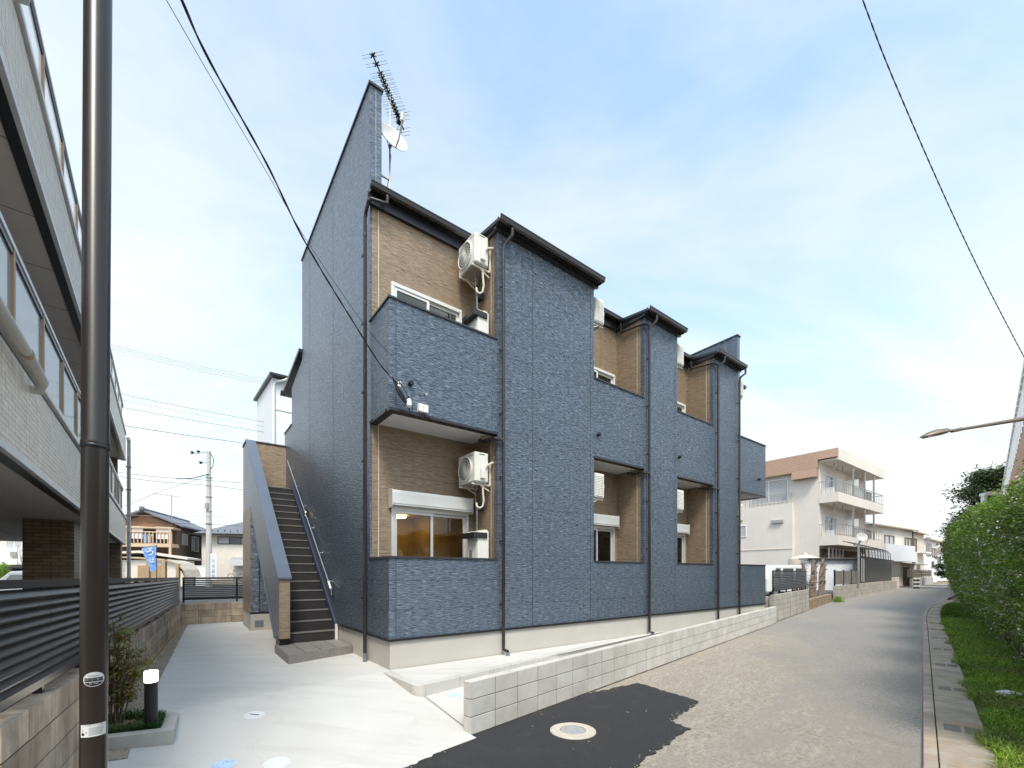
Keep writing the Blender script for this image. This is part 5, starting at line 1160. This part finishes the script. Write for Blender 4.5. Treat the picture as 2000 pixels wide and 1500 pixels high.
twigs('yard_scrub', 'scruffy grey scrub among the old timber posts', (*RF.w(27.6, 4.5)[:2], .1), (1.0, 1.0, 1.2), 14, 'scrub', leaves=6)
g = thing('grass_tuft', 'bright green weed tuft at the foot of the grey wall by the lane', 'weed', RF, (33.9, 3.5, -.34))
kind(place('foliage', blades(260, lambda: (random.gauss(0,.35), random.gauss(0,.12), 0), .15, .45, .012, M['grass'], 'tuft', .9), g), 'stuff')
SF_ = Frame((at(1577, 1000, 35.5).x, 35.5), (1, .03)); t = thing('white_shed', 'long white corrugated shed with flat grey roof behind the timber posts', 'shed', SF_)
MB().box(0, 4.05, 0, .8, -.2, 2.50).build('wall', M['wht_wall'], t); MB().box(-.12, 4.2, -.2, .9, 2.53, 2.68).build('roof', M['tin'], t); MB().box(-.12, 4.2, -.27, -.2, 2.53, 2.64).build('gutter', M['coping'], t)
g = MB()
for k in range(20): g.box(.1+k*.2, .13+k*.2, -.02, 0, -.2, 2.48)
g.build('wall_rib', M['wht_wall'], t)
for k in range(4): MB().tube([(3.8+.12*k, -.08-.1*k, -.2), (3.8+.12*k, -.08-.1*k, 2.3+.25*k)], .035, 8).build('pipe', M['tin'], t)
t = thing('water_tank', 'rounded cream water tank beside the white shed', 'tank', WORLD, (at(1572, 1000, 37.5).x, 37.5, .1)); MB().lathe([(0, 2.9), (.5, 2.85), (1.15, 2.6), (1.22, 2.4), (1.22, 0)], 24).build('tank_body', M['cream'], t, smooth=True); MB().lathe([(0, 3.1), (.18, 3.08), (.2, 2.84)], 12).build('hatch', M['cream'], t); MB().tube([(.9,-1.0,0),(.9,-1.0,2.4),(1.1,-1.0,2.95),(2.4,-.9,2.1)], .03, 6).build('vent_pipe', M['dark_metal'], t)
car('white_van', 'white van roof showing above the dark fence at the far end', WORLD, (at(1480, 1000, 27).x, 27.2, .0), R(20), 3.6, 1.95, 1.6, [(0,.3),(0,1.1),(.35,1.75),(.8,1.95),(3.3,1.95),(3.55,1.7),(3.6,.3)], [(.55,1.1,.7,1.1),(1.3,2.2,1.3,2.2),(2.4,3.3,2.4,3.25)], M['car_white'])
W3 = Frame(gp(1634, 1173), (Vector(gp(1752, 1150.5))-Vector(gp(1634, 1173)))); LW3 = (Vector(gp(1752, 1150.5))-Vector(gp(1634, 1173))).length
wt = block_wall('streaked_wall', 'long rain streaked concrete wall by the lane below the mesh fence', W3, 0, LW3, 0, .62, 4, M['block_grey'], length=1.2, h=.26, th=.2)
M['panel_grey'] = mat('weathered_panel', (.20,.19,.18), .6, var=.2, vs_=1.5, streak=.3)
t = thing('panel_fence', 'dull grey panel fence on the streaked wall beside the timber posts', 'fence', W3, (0, .1, .62))
for k in range(3): MB().box(.1+k*2.6, 2.55+k*2.6, 0, .05, .08, .98).build('panel', M['panel_grey'], t); MB().box(k*2.6, k*2.6+.1, -.03, .06, 0, 1.05).build('post', M['dark_metal'], t)
t = thing('mesh_fence', 'tall black mesh fence with curved top bars in front of the beige building', 'fence', W3, (8.2, .2, .62))
ln = LW3-10.5
for k in range(4): MB().box(.3+k*.9, .3+k*.9+.08, -.03, .05, 0, 2.9).build('post', M['black'], t)
for k in range(3): MB().box(.4+k*.9, 1.15+k*.9, 0, .04, .1, 2.4).build('pale_panel', M['far_curtain'] if k else M['black'], t)
MB().box(3.1, ln, 0, .05, .12, 2.1).build('mesh_panel', mat('black_mesh', (.012,.014,.02), .35, var=.3, vs_=1), t); MB().box(0, ln+1.2, -.05, .1, 2.1, 2.2).build('top_rail', M['black'], t); MB().box(0, ln, -.03, .06, .02, .12).build('bottom_rail', M['black'], t)
for k in range(int(ln/1.6)+1):
    x = .3+k*1.6; MB().tube([(x, 0, 2.2), (x, .05, 2.9), (x, .4, 3.25), (x, 1.0, 3.4)], .03, 5).build('curved_bar', M['dark_metal'], t)
for k in range(5): z = 2.45+.2*k; y = max(0, (k-2)*.3); MB().tube([(.3, y, z), (ln-.6, y, z)], .02, 4).build('cross_bar', M['dark_metal'], t)
dp = at(1677, 1115, 33); t = thing('street_dish', 'white satellite dish on a grey post before the beige building', 'satellite dish', WORLD, (dp.x, 33, .3)); MB().tube([(0,0,0), (0,0,3.4), (.15,-.1,3.7)], .07, 8).build('post', M['tin'], t)
T2 = t; q = Vector((-.35, -.9, .45)).to_track_quat('Z', 'Y'); o = MB().lathe([(.33*f, .09*f*f) for f in (0, .25, .5, .75, 1)] + [(.34, .09), (.34, .07), (0.001, -.02)], 28).build('reflector', M['pipe_grey'], t, smooth=True); o.rotation_mode = 'QUATERNION'; o.rotation_quaternion = q; o.location = (.15, -.1, 3.85); MB().tube([(.3, -.3, 3.4), (.1, -.75, 3.6), (.05, -.8, 3.8)], .02, 5).build('feed_arm', M['tin'], t)

# beige three storey building
GF = Frame((at(1637, 1000, 40).x, 40), (math.cos(R(36.5)), math.sin(R(36.5)))); H = thing('beige_building', 'three storey beige building with corner balconies and orange shingle mansard', 'building', GF, (0, 0, -.375)); H.scale = (1.25, 1.25, 1.25)
FY = 1.2; FX = 11.3
MB().box(.0, FX-.6, FY, 14, -.3, 9.85).build('wall', M['beige'], H)
for z0, z1 in ((3.53, 4.24), (6.73, 7.44)): 
    MB().box(-.02, FX, 0, FY+.02, z0, z0+.12).build('balcony_slab', M['beige'], H); g = MB(); g.box(-.022, FX, -.01, .10, z0-.002, z1); g.box(-.022, .10, .10, FY, z0-.002, z1); g.box(FX-.1, FX, .10, FY, z0-.002, z1); bf = g.build('balcony_front', M['beige'], H)
    zr = z1+.85; g = MB(); g.box(-.02, FX, .02, .06, zr, zr+.05); g.box(-.02, .03, .06, FY, zr, zr+.05); g.box(FX-.05, FX, .06, FY+1, zr, zr+.05); g.box(-.02, FX, .02, .05, z1+.08, z1+.11); g.build('railing', M['tin'], H)
    for k in range(25): x = .02+k*(FX-.06)/24; MB().box(x, x+.025, .03, .055, z1, zr).build('baluster', M['tin'], H)
    for k in range(4): MB().box(-.015, .01, .2+.28*k, .225+.28*k, z1, zr).build('baluster', M['tin'], H)
    for x in (3.4, 6.2, 8.6): MB().box(x, x+.11, .0, .11, z1, z0+3.16).build('balcony_post', M['tin'], H)
    MB().box(5.2, 5.28, .2, FY, z1-.2, z1+1.6).build('partition', M['wht_wall'], H)
    MB().box(6.4, 8.4, .12, .14, z1+.1, zr-.05).build('smoked_panel', M['panel_grey'], H); MB().box(3.6, 6.1, .12, .14, z1+.1, zr-.05).build('smoked_panel', M['far_curtain'], H)
    window(H, .9, 3.6, z0+.2, z0+2.35, FY, M['white_frame'], M['glass_far'], 3, .06, cur=M['far_curtain']); window(H, 6.0, 8.6, z0+.2, z0+2.35, FY, M['white_frame'], M['glass_far'], 3, .06, cur=M['far_curtain'])
    g = MB()
    for x in (1.2, 3.0, 5.9, 8.0): g.tube([(x, .6, z0+3.18), (x, .6, z0+2.6)], .04, 6)
    g.tube([(1.2, .6, z0+2.65), (3.0, .6, z0+2.65)], .02, 5); g.tube([(5.9, .6, z0+2.65), (8.0, .6, z0+2.65)], .02, 5); g.build('drying_pole', M['tin'], H)
    MB().box(.15, .5, .35, .95, z1-.2, z1+.42).build('outdoor_unit', M['ac'], H)
MB().box(-.02, FX+.05, -.02, FY+.02, 9.83, 9.95).build('roof_slab', M['beige'], H); MB().box(-.0, FX+.05, -.05, .12, 9.80, 10.66).build('roof_fascia', M['beige'], H); MB().box(.5, FX+.05, .12, 14, 9.96, 10.5).build('flat_roof', M['beige'], H)
MB().prism([(.42, 10.64), (.55, 10.64), (.55, 9.0), (-.30, 9.0), (-.30, 9.1)], 'y', 2.4, 14).build('mansard', M['roof_tile'], H) if False else None
ms = MB().prism([(-.06, 10.67), (.3, 10.67), (.3, 9.35), (-.42, 9.35)], 'y', FY+.02, 14).build('mansard', M['roof_tile'], H); MB().prism([(-.06, 10.67), (.25, 10.67), (.25, 10.0), (-.245, 10.0)], 'y', .0, FY+.018).build('mansard_front', M['roof_tile'], H); MB().prism([(-.42, 9.345), (.3, 9.345), (.3, 8.7), (-.60, 8.7)], 'y', FY+.05, 2.9).build('mansard_drop', M['roof_tile'], H); MB().box(-.46, -.38, 2.9, 14, 9.25, 9.34).build('mansard_gutter', M['tan_post'], H)
g = MB()
for k in range(8): z = 9.42+.155*k; x = -.42+(z-9.35)*.273; g.bar((x-.006, FY+.02, z), (x-.006, 14, z), .006, .02)
g.build('shingle_course', M['roof_tile'], ms)
MB().box(-.32, .0, 2.9, 14, -.3, 6.9).build('wing_wall', M['beige'], H)
window(H, 3.3, 6.2, 7.15, 9.0, 0, M['white_frame'], M['glass_far'], 2, -.06, 'x', cur=M['far_curtain']); window(H, 6.4, 8.3, 4.5, 5.5, -.32, M['white_frame'], M['glass_far'], 2, -.06, 'x', cur=M['far_curtain']); window(H, 10.6, 11.4, 4.5, 5.35, -.32, M['white_frame'], M['glass_far'], 1, -.06, 'x', cur=M['far_curtain'])
g = MB(); g.box(-.30, -.26, 2.9, 14, 7.75, 7.80)
for k in range(34): y = 2.95+k*.32; g.box(-.295, -.27, y, y+.025, 6.9, 7.75)
g.build('terrace_railing', M['tin'], H); MB().box(-.36, -.32, 2.9, 14, 3.35, 3.40).build('band_course', M['cream'], H); MB().tube([(-.40, 9.3, 6.7), (-.40, 9.3, -.3)], .07, 8).build('downpipe', M['cream'], H); MB().box(-.5, 0, 3.55, 4.4, 5.45, 5.7).build('vent_hood', M['tin'], H)
for y in (7.6, 10.2): MB().box(-.345, -.32, y, y+.14, 1.6, 2.4).build('rust_mark', M['cream'], H)
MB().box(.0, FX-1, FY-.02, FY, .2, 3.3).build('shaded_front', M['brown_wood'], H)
for k in range(5):
    x = .5+k*.75; MB().box(x, x+.07, FY-.5, FY-.42, .2, 3.4).build('porch_post', M['white_frame'], H)
g = MB()
for k in range(4):
    for q in range(6): x = .6+k*.75; z = 2.0+.16*q; g.box(x, x+.6, FY-.46, FY-.43, z, z+.07)
g.build('breeze_screen', mat('orange_screen', (.55,.29,.16), .8), H)
# houses further along the lane
def far_house(name, label, D, xa, xb, yr, ye, yb, wm, wins_, depth=9, ang=30, hip=True):
    s = D/851; X0 = (xa-1000)*s; fr = Frame((X0, D), (math.cos(R(ang)), math.sin(R(ang)))); T = thing(name, label, 'house', fr)
    W_ = 0.0
    k = (xb-1000)/851; W_ = (k*D-X0)/(math.cos(R(ang))-k*math.sin(R(ang)))
    ze = 1.5+(1118-ye)*s; zr_ = ze + (ye-yr)*s*1.15
    MB().box(0, W_, 0, depth, -.4, ze).build('wall', wm, T)
    MB()._add([(-.5,-.5,ze),(W_+.5,-.5,ze),(W_+.5,depth+.5,ze),(-.5,depth+.5,ze),(W_*.35,depth*.5,zr_),(W_*.65,depth*.5,zr_)], [(0,1,5,4),(1,2,5),(2,3,4,5),(3,0,4),(3,2,1,0)]).build('roof', M['roof_grey'], T); MB().box(-.55, W_+.55, -.6, -.5, ze-.12, ze+.04).build('gutter', M['tan_post'], T)
    for (a, b, c, d) in wins_: window(T, W_*a, W_*b, -.34+(ze+.34)*c, -.34+(ze+.34)*d, 0, M['brown_wood'], M['glass_far'], 2, .12, cur=M['far_curtain'])
    return T, W_, ze
T, W_, ze = far_house('far_house', 'pale two storey house with grey roof just past the beige building', 54, 1700, 1781, 1003, 1024, 1140, M['pale_wall'], [(.30,.52,.68,.86),(.80,.97,.66,.86)], ang=33)
MB().box(-.2, W_*.72, -1.6, 0, 2.9, 5.0).build('balcony', M['wht_wall'], T); MB().box(W_*.68, W_*.72, -1.63, -1.6, 4.3, 5.1).build('slot', M['brown_wood'], T); MB().box(W_*.76, W_*.92, -.05, 0, -.3, 2.2).build('entrance', M['brown_wood'], T); MB().prism([(-1.6, 2.6), (0, 2.85), (0, 2.75), (-1.6, 2.5)], 'x', W_*.7, W_*1.02).build('porch_roof', M['roof_grey'], T); MB().box(W_*.72-.2, W_*.72, -1.5, -1.3, -.4, 2.9).build('porch_pillar', M['wht_wall'], T); MB().tube([(W_+.05,-.1,ze), (W_+.05,-.1,-.3)], .09, 6).build('downpipe', M['brown_wood'], T)
T, W_, ze = far_house('far_house', 'second pale house along the lane with a caged upstairs balcony', 66, 1782, 1804, 1033, 1039, 1140, M['cream'], [(.05,.3,.66,.88),(.35,.6,.1,.4)], ang=38)
g = MB()
for k in range(7): g.box(W_*.42+k*W_*.08, W_*.42+k*W_*.08+.05, -1.0, -.95, 4.7, 7.0)
for z in (4.7, 5.8, 7.0): g.box(W_*.4, W_*.94, -1.0, -.95, z, z+.06)
g.build('balcony_cage', M['tin'], T); MB().box(W_*.4, W_*.94, -1, 0, 4.5, 4.7).build('balcony_floor', M['wht_wall'], T)
T, W_, ze = far_house('far_house', 'third house along the lane, white with brown shutters', 78, 1805, 1830, 1045, 1052, 1140, M['wht_wall'], [(.15,.5,.62,.9),(.6,.9,.60,.82),(.55,.7,.35,.5)], ang=38)
T, W_, ze = far_house('far_house', 'broad distant tan building closing the view above the hedge end', 120, 1812, 1866, 1056, 1058, 1135, M['cream'], [(.6,.85,.74,.84),(.1,.3,.5,.7)], ang=5)
T, W_, ze = far_house('far_house', 'small white house in front of the distant tan building', 100, 1818, 1852, 1068, 1076, 1135, M['wht_wall'], [(.3,.5,.6,.8)], ang=10)
fw = Frame(gp(1762, 1148), (Vector((75, 72)) - Vector(gp(1762, 1148)))); 
block_wall('far_lane_wall', 'pale block wall with dark railing in front of the far houses', Frame(gp(1781, 1146.5), (.75, .66)), 0, 24, 0, .75, 3, M['block_grey'], length=1.2, h=.36, th=.2)
t = thing('far_railing', 'dark horizontal railing on top of the pale wall by the far houses', 'railing', Frame(gp(1775, 1147.5), (.75, .66)), (0, .15, .75))
for k in range(14): MB().box(k*2, k*2+.08, 0, .06, 0, 1.1).build('post', M['dark_metal'], t)
for z in (.15, .55, 1.05): MB().box(0, 26, .01, .05, z, z+.1).build('rail', M['dark_metal'], t)
MB().box(0, 26, .03, .04, .2, 1.0).build('mesh', M['brown_wood'], t)
wx_, wy_ = gp(1757, 1149); t = thing('gate_block', 'pale rendered gate block with mail slot beside the striped posts', 'gate post', WORLD, (wx_, wy_+.3, -.34), R(35)); MB().box(-.6, .7, 0, .5, 0, 1.35).build('block', M['cream'], t); MB().box(-.62, .72, -.02, .52, 1.35, 1.42).build('cap', M['brown_wood'], t); MB().box(-.1, .15, -.02, 0, 1.05, 1.15).build('mail_slot', M['black'], t)
for x, s in ((1768, 'left'), (1774.5, 'right')):
    a, b = gp(x, 1149); t = thing('striped_post', '%s of the two black and white striped delineator posts' % s, 'bollard', WORLD, (a, b-1.2, -.34), 0, 'striped posts at the roadside')
    for k in range(6): MB().lathe([(.13, k*.21), (.13, k*.21+.21)], 12).build('band', M['black'] if k % 2 == 0 else M['white'], t, smooth=True)
    MB().lathe([(.13, 1.26), (.08, 1.32), (0, 1.34)], 12).build('cap', M['black'], t)
ux, uy = gp(1784, 1146); twigs('roadside_shrub', 'small leafy shrub beside the striped posts', (ux, uy, -.34), (.5, .5, 1.5), 12, 'shrub', leaves=14, lm=M['grass'])

# ------------------------------------------------------------------ gutter, kerb stones, grass, hedge
GT = kind(MB().box(0, .01, 0, .01, -.6, -.59).build('gutter_bed', M['earth']), 'structure')
GU = bpy.data.objects.new('roadside_gutter', None); C.objects.link(GU); kind(GU, 'structure')
bpy.data.objects.remove(GT)
def along(pts, step, start=0):
    res = []; acc = -start
    for i in range(len(pts)-1):
        a, b = Vector(pts[i]), Vector(pts[i+1]); d = b-a; l = d.length; d.normalize()
        while acc < l:
            if acc >= 0: res.append((a+d*acc, math.atan2(d.y, d.x)))
            acc += step
        acc -= l
    return res
def smooth(pts, n=6):
    P_ = [Vector(p) for p in pts]; r_ = []
    for i in range(len(P_)-1):
        p0, p1, p2, p3 = P_[max(i-1,0)], P_[i], P_[i+1], P_[min(i+2, len(P_)-1)]
        for k in range(n): t = k/n; r_.append(.5*((2*p1)+(-p0+p2)*t+(2*p0-5*p1+4*p2-p3)*t*t+(-p0+3*p1-3*p2+p3)*t**3))
    r_.append(P_[-1]); return r_
KS = smooth(KC[:9])
ks_me = bev_box('kerb_stone', .594, .105, .34, .012, M['gutter']); sl_me = bev_box('gutter_slab', .392, .40, .30, .008, M['gutter'])
gr = MB(); 
for j in (0, 1):
    for k in range(7): x = .05+k*.043; gr.box(x, x+.022, -.155-.17*j-.045, -.06-.17*j, -.01, .001)
gr_me = gr.mesh('drain_slot', M['black'])
for i, (p, a) in enumerate(along(KS, .6, 0)):
    if p.length > 42: break
    o = place('kerb_stone', ks_me, GU, (p.x, p.y, -.34-.30), a); n = Vector((-math.sin(a), math.cos(a))); o.location.x -= n.x*.105; o.location.y -= n.y*.105
for i, (p, a) in enumerate(along(KS, .4, 0)):
    if p.length > 40: break
    n = Vector((-math.sin(a), math.cos(a))); q = p - n*.515
    o = place('gutter_slab', sl_me, GU, (q.x, q.y, -.34-.27+random.uniform(-.003, .003)), a)
    if i % 6 == 1: place('drain_slot', gr_me, o, (.02, .4+.0, .3005))
GE = polyline_off(KS, -.50)
verge = polyline_off(KS, -6.5)
g = MB()
for i in range(len(KS)-1): g.quad((*GE[i], -.345), (*GE[i+1], -.345), (*verge[i+1], -.33), (*verge[i], -.33))
kind(g.build('verge', mat('verge_soil', (.09,.13,.03), .95, var=.3, vs_=3, bump=.5)), 'structure')
def verge_pt():
    while True:
        d = 4.2 + 32*random.random()**2.2; off = -.50 - abs(random.gauss(0, .62)) - .02
        if off < -1.9: continue
        # ragged inner edge of the turf
        p = KF.w(d, off + .07*math.sin(d*2.1)+.05*math.sin(d*5.7), -.342)
        if d > 24: 
            i = min(len(KS)-2, int(len(KS)*.5)); 
            best = min(range(len(KS)), key=lambda j: abs((KS[j]).length-d)); q = KS[best]; nn = Vector(GE[best])-Vector(q); nn.normalize(); p = Vector((q.x, q.y, 0)) + Vector((nn.x, nn.y, 0))*(-off); p.z = -.342
        return p.x, p.y, p.z
kind(tag(place('verge_grass', blades(60000, verge_pt, .05, .16, .0065, M['grass'], 'verge_grass', 1.2)), 'lush green grass between the gutter slabs and the hedge', 'grass'), 'stuff')
t = thing('plastic_bag', 'crumpled clear white plastic bag lying in the grass verge', 'plastic bag', WORLD, (*gp(1965, 1352, -.25), -.27))
me = bpy.data.meshes.new('bag'); bm = bmesh.new(); bmesh.ops.create_icosphere(bm, subdivisions=3, radius=1)
for v in bm.verts: f = 1+.22*math.sin(v.co.x*9+v.co.y*5)*math.cos(v.co.z*8+v.co.y*7); v.co = (v.co.x*.13*f, v.co.y*.07*f, v.co.z*.045*f)
bm.to_mesh(me); bm.free(); me.materials.append(mat('clear_film', (.72,.75,.82), .25, var=.15, vs_=30)); place('bag_body', me, t); MB().prism([(.10,-.03),(.17,-.06),(.19,.0),(.17,.05),(.10,.03)], 'z', -.01, .015).build('bag_end', me.materials[0], t)
# hedge: leaves spread through a bulging volume
HB = thing('flowering_hedge', 'tall green hedge dotted with small pale flowers along the right of the lane', 'hedge', KF, (7, -1.4, -.34))
def hedge_surface(n):
    r_ = 6.2 + 30.5*rng.random(n)**1.35; a = rng.random(n)
    return r_, a
N_ = 400000
r_, a = hedge_surface(N_)
ang_ = a*2.35                                # 0 foot of the street face, up over the top
lump = .16*np.sin(r_*1.9+ang_*3)+.12*np.sin(r_*4.3-ang_*5)+.08*np.sin(r_*9.1+ang_*11)
z = np.where(a < .68, -.34 + 3.5*(a/.68), 3.16 + .42*np.sin((a-.68)/.32*1.57))
prof = np.where(a < .68, -1.62 + .62*np.sin(np.clip(a/.68, 0, 1)*2.35), -1.18 - 2.2*((a-.68)/.32)**1.1)
depth = np.abs(rng.normal(0, .16, N_))
s_ = prof + lump*.8 - depth + .12*rng.normal(0, 1, N_)*(rng.random(N_) < .25)
zt_ = np.clip(3.1+.055*(r_-8.5), 2.9, 4.15); z = -.34 + (z+.34)*(zt_+.34)/3.92 + lump*.5 - depth*np.where(a > .68, .8, .1)
end = r_ > 34.5; s_ = np.where(end, s_-(r_-34.5)*1.1, s_)
keep = (np.sin(r_*2.7+z*3.1)*np.sin(r_*1.3-z*4.7) > -.86) | (rng.random(N_) < .35); gap = (z < .55) & (rng.random(N_) > np.clip(.30+z*.9, .12, 1)); keep &= ~gap
r_, s_, z = r_[keep], s_[keep], z[keep]; n = len(r_)
P3 = np.stack([r_-7, s_+1.4, z+.34], 1)
def leafmesh(P3, size, asp, m, name, upb=.5):
    n = len(P3); d = rng.normal(0, 1, (n, 3)); d[:, 2] *= .6; d /= np.linalg.norm(d, axis=1)[:, None]
    nr = rng.normal(0, .55, (n, 3)); nr[:, 1] += .55; nr[:, 2] += upb+.25; s = np.cross(d, nr); s /= np.linalg.norm(s, axis=1)[:, None]+1e-6
    l = (size*(.6+.8*rng.random(n)))[:, None]; co = np.stack([P3-d*l, P3+s*l*asp, P3+d*l, P3-s*l*asp], 1); return npmesh(name, co.reshape(-1, 3), 4, m)
szs = .017+.0008*np.clip(r_, 0, 40)
kind(place('foliage', leafmesh(P3, szs, .5, M['hedge'], 'foliage'), HB), 'stuff')
sel = (rng.random(n) < np.clip(.006+.042*np.exp(-((z-1.0)/1.2)**2)*np.clip((30-r_)/22, 0, 1), 0, .2)) & (np.sin(r_*3.3)*np.sin(z*4.1+r_) > -.25)
PF = P3[sel]; PF[:, 1] += .07
fl = np.concatenate([PF + rng.normal(0, .016, PF.shape) for _ in range(3)]); kind(place('blossom', leafmesh(fl, np.tile(szs[sel]*.55, 3), .75, M['flower'], 'blossom', .9), HB), 'stuff')
g = MB()
for k in range(130):
    x = 6.5+26*random.random()**1.3-7; y = random.uniform(-.75, -.12); b = Vector((x, y, 0)); e = b + Vector((random.gauss(0,.5), random.uniform(-.1,.55), random.uniform(.7,2.9))); g.tube([b, b.lerp(e,.5)+Vector((random.gauss(0,.12), random.gauss(0,.1), 0)), e], [.016,.010,.004], 4)
for k in range(26):
    x = 7+18*random.random()-7; b = Vector((x, .25, random.uniform(1.5,3.2))); e = b+Vector((random.gauss(0,.2), random.uniform(.1,.35), random.uniform(.05,.4))); g.tube([b, e], [.006,.003], 4)
kind(g.build('branch', M['bark'], HB), 'stuff')
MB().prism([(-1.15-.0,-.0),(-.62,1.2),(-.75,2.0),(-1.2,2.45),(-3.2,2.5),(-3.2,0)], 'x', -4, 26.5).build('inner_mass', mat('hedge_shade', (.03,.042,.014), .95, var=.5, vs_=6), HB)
# hedge goes on unseen past the viewer, made taller to darken wall reflections
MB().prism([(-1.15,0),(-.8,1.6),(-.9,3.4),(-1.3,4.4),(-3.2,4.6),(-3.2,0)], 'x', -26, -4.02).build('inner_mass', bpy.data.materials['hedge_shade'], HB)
# dark tree beyond the hedge
def tree(name, label, c, H_, R_, n, m, trunk_h):
    T = thing(name, label, 'tree', WORLD, c); g = MB(); g.tube([(0,0,0), (.1,.05,trunk_h*.6), (.15,0,trunk_h), (.2,.1,H_*.75)], [.32,.26,.2,.06], 10)
    cl = []
    for k in range(46):
        a = random.random()*6.28; rr = R_*math.sqrt(random.random())*.85; zz = trunk_h*.7 + (H_-trunk_h*.7)*random.random(); f = 1-((zz-trunk_h*.7)/(H_-trunk_h*.7))**2*.75; c_ = Vector((rr*f*math.cos(a), rr*f*math.sin(a), zz)); cl.append((c_, random.uniform(.5, 1.1)*R_*.28)); g.tube([(.12,0,min(zz*.75, trunk_h+1)), c_*.6+Vector((0,0,zz*.3)), c_], [.08,.05,.015], 5)
    g.build('trunk', M['bark'], T); pts = np.concatenate([np.array(c_)+rng.normal(0, 1, (n//46, 3))*np.array([r0, r0, r0*.6])*.5 for c_, r0 in cl])
    kind(place('crown', leafmesh(pts, np.full(len(pts), .13), .5, m, 'crown', .5), T), 'stuff'); return T
tc_ = at(1925, 1000, 46); tree('dark_tree', 'dark spreading tree rising behind the far hedge', (tc_.x+1, 46, -.3), 12.6, 5.2, 62000, M['tree'], 4.0)
tc_ = at(1885, 1000, 58); tree('dark_tree', 'lower dark tree left of the spreading tree at the hedge end', (tc_.x, 58, -.3), 6.6, 3.4, 24000, M['tree'], 2.0)

# ------------------------------------------------------------------ street lamps, gantry, right hand building
def lamp(label, head, joint, tip, D, r0, polex):
    T = thing('street_lamp', label, 'street lamp', WORLD, (polex, D, -.34)); o = Vector((polex, D, -.34)); h = head-o; j = joint-o; e = tip-o
    MB().tube([(0,0,0), (0,0,e.z-.3), (e.x*.1-.0, 0, e.z-.05), e], [r0*1.6, r0*1.3, r0*1.2, r0*1.05], 10).build('pole', M['lamp_bronze'], T, smooth=True)
    ar = MB().tube([e, j], [r0, r0*.62], 10).build('arm', M['lamp_bronze'], T, smooth=True); d = (h-j).normalized(); l = (h-j).length
    MB().tube([j-d*.12, j+d*.12], r0*.85, 10).build('sleeve', M['lamp_bronze'], ar)
    sec = [(0, .35, .35), (.12, .45, .5), (.22, 1.0, 1.15), (.5, 1.15, 1.35), (.75, .95, 1.0), (.92, .55, .45), (1.0, .12, .08)]; vv = []; ff = []; n = 12; sd_ = Vector((0,1,0)); u_ = Vector((-d.z, 0, d.x)); u_ = u_ if u_.z > 0 else -u_
    for f, w_, hh in sec:
        for k in range(n): a = 2*math.pi*k/n; c = math.cos(a); s = math.sin(a); vv.append(j + d*(.1+l*f) + sd_*c*w_*l*.17 + u_*(s*hh*l*.105 if s > 0 else s*.35*hh*l*.105))
    for i in range(len(sec)-1):
        for k in range(n): ff.append((i*n+k, i*n+(k+1) % n, (i+1)*n+(k+1) % n, (i+1)*n+k))
    hd = MB()._add(vv, ff + [tuple(range(n)), tuple((len(sec)-1)*n+k for k in range(n))]).build('lamp_head', M['lamp_bronze'], T, smooth=True)
    MB().bar(j+d*(.1+l*.25)-u_*l*.035, j+d*(.1+l*.85)-u_*l*.035, l*.2, .02).build('lens', M['tin'], hd)
M['lamp_bronze'] = mat('lamp_bronze', (.17,.125,.09), .45, .2, var=.1)
lamp('bronze street lamp reaching in from the right edge above the hedge', at(1804, 853, 11), at(1868, 840, 11), at(2012, 816, 11), 11, .055, at(2030, 800, 11).x)
lamp('smaller street lamp half hidden by the dark tree and hedge', at(1888, 999, 30), at(1915, 996, 30), at(1962, 991, 30), 30, .06, at(1965, 991, 30).x)
t = thing('white_gantry', 'white post with a flat arm standing out of the hedge top', 'post', WORLD, (at(1922, 1000, 24).x, 24, -.3)); z1 = at(1922, 968, 24).z+.3; MB().box(-.09, .09, -.09, .09, 0, z1).build('post', M['wht_wall'], t); MB().prism([(-.12, z1-.02), (-.12, z1+.12), (.35, z1+.22), (.85, z1+.18), (.85, z1+.02), (.3, z1+.02)], 'y', -.14, .14).build('arm', M['wht_wall'], t)
QF = Frame((at(1957, 1000, 44).x, 44), (-.737, -.676)); t = thing('gallery_building', 'building with white railed gallery and salmon band at the right edge', 'building', QF)
MB().box(0, 42, 0, .12, 4.9, 7.6).build('salmon_band', mat('salmon_render', (.55,.32,.22), .8), t); MB().box(0, 42, .12, 8, -.3, 6.3).build('wall', M['cream'], t); MB().box(-.1, 42, -.08, .12, 9.35, 9.6).build('top_rail', M['white'], t)
for k in range(35): MB().box(.1+k*1.2, .9+k*1.2, -.02, .06, 7.6, 9.35).build('panel', M['wht_wall'], t)
for k in range(18): MB().box(k*2.4, k*2.4+.2, .0, .12, 7.5, 9.4).build('post', M['tan_post'], t)
bpy.context.view_layer.update()
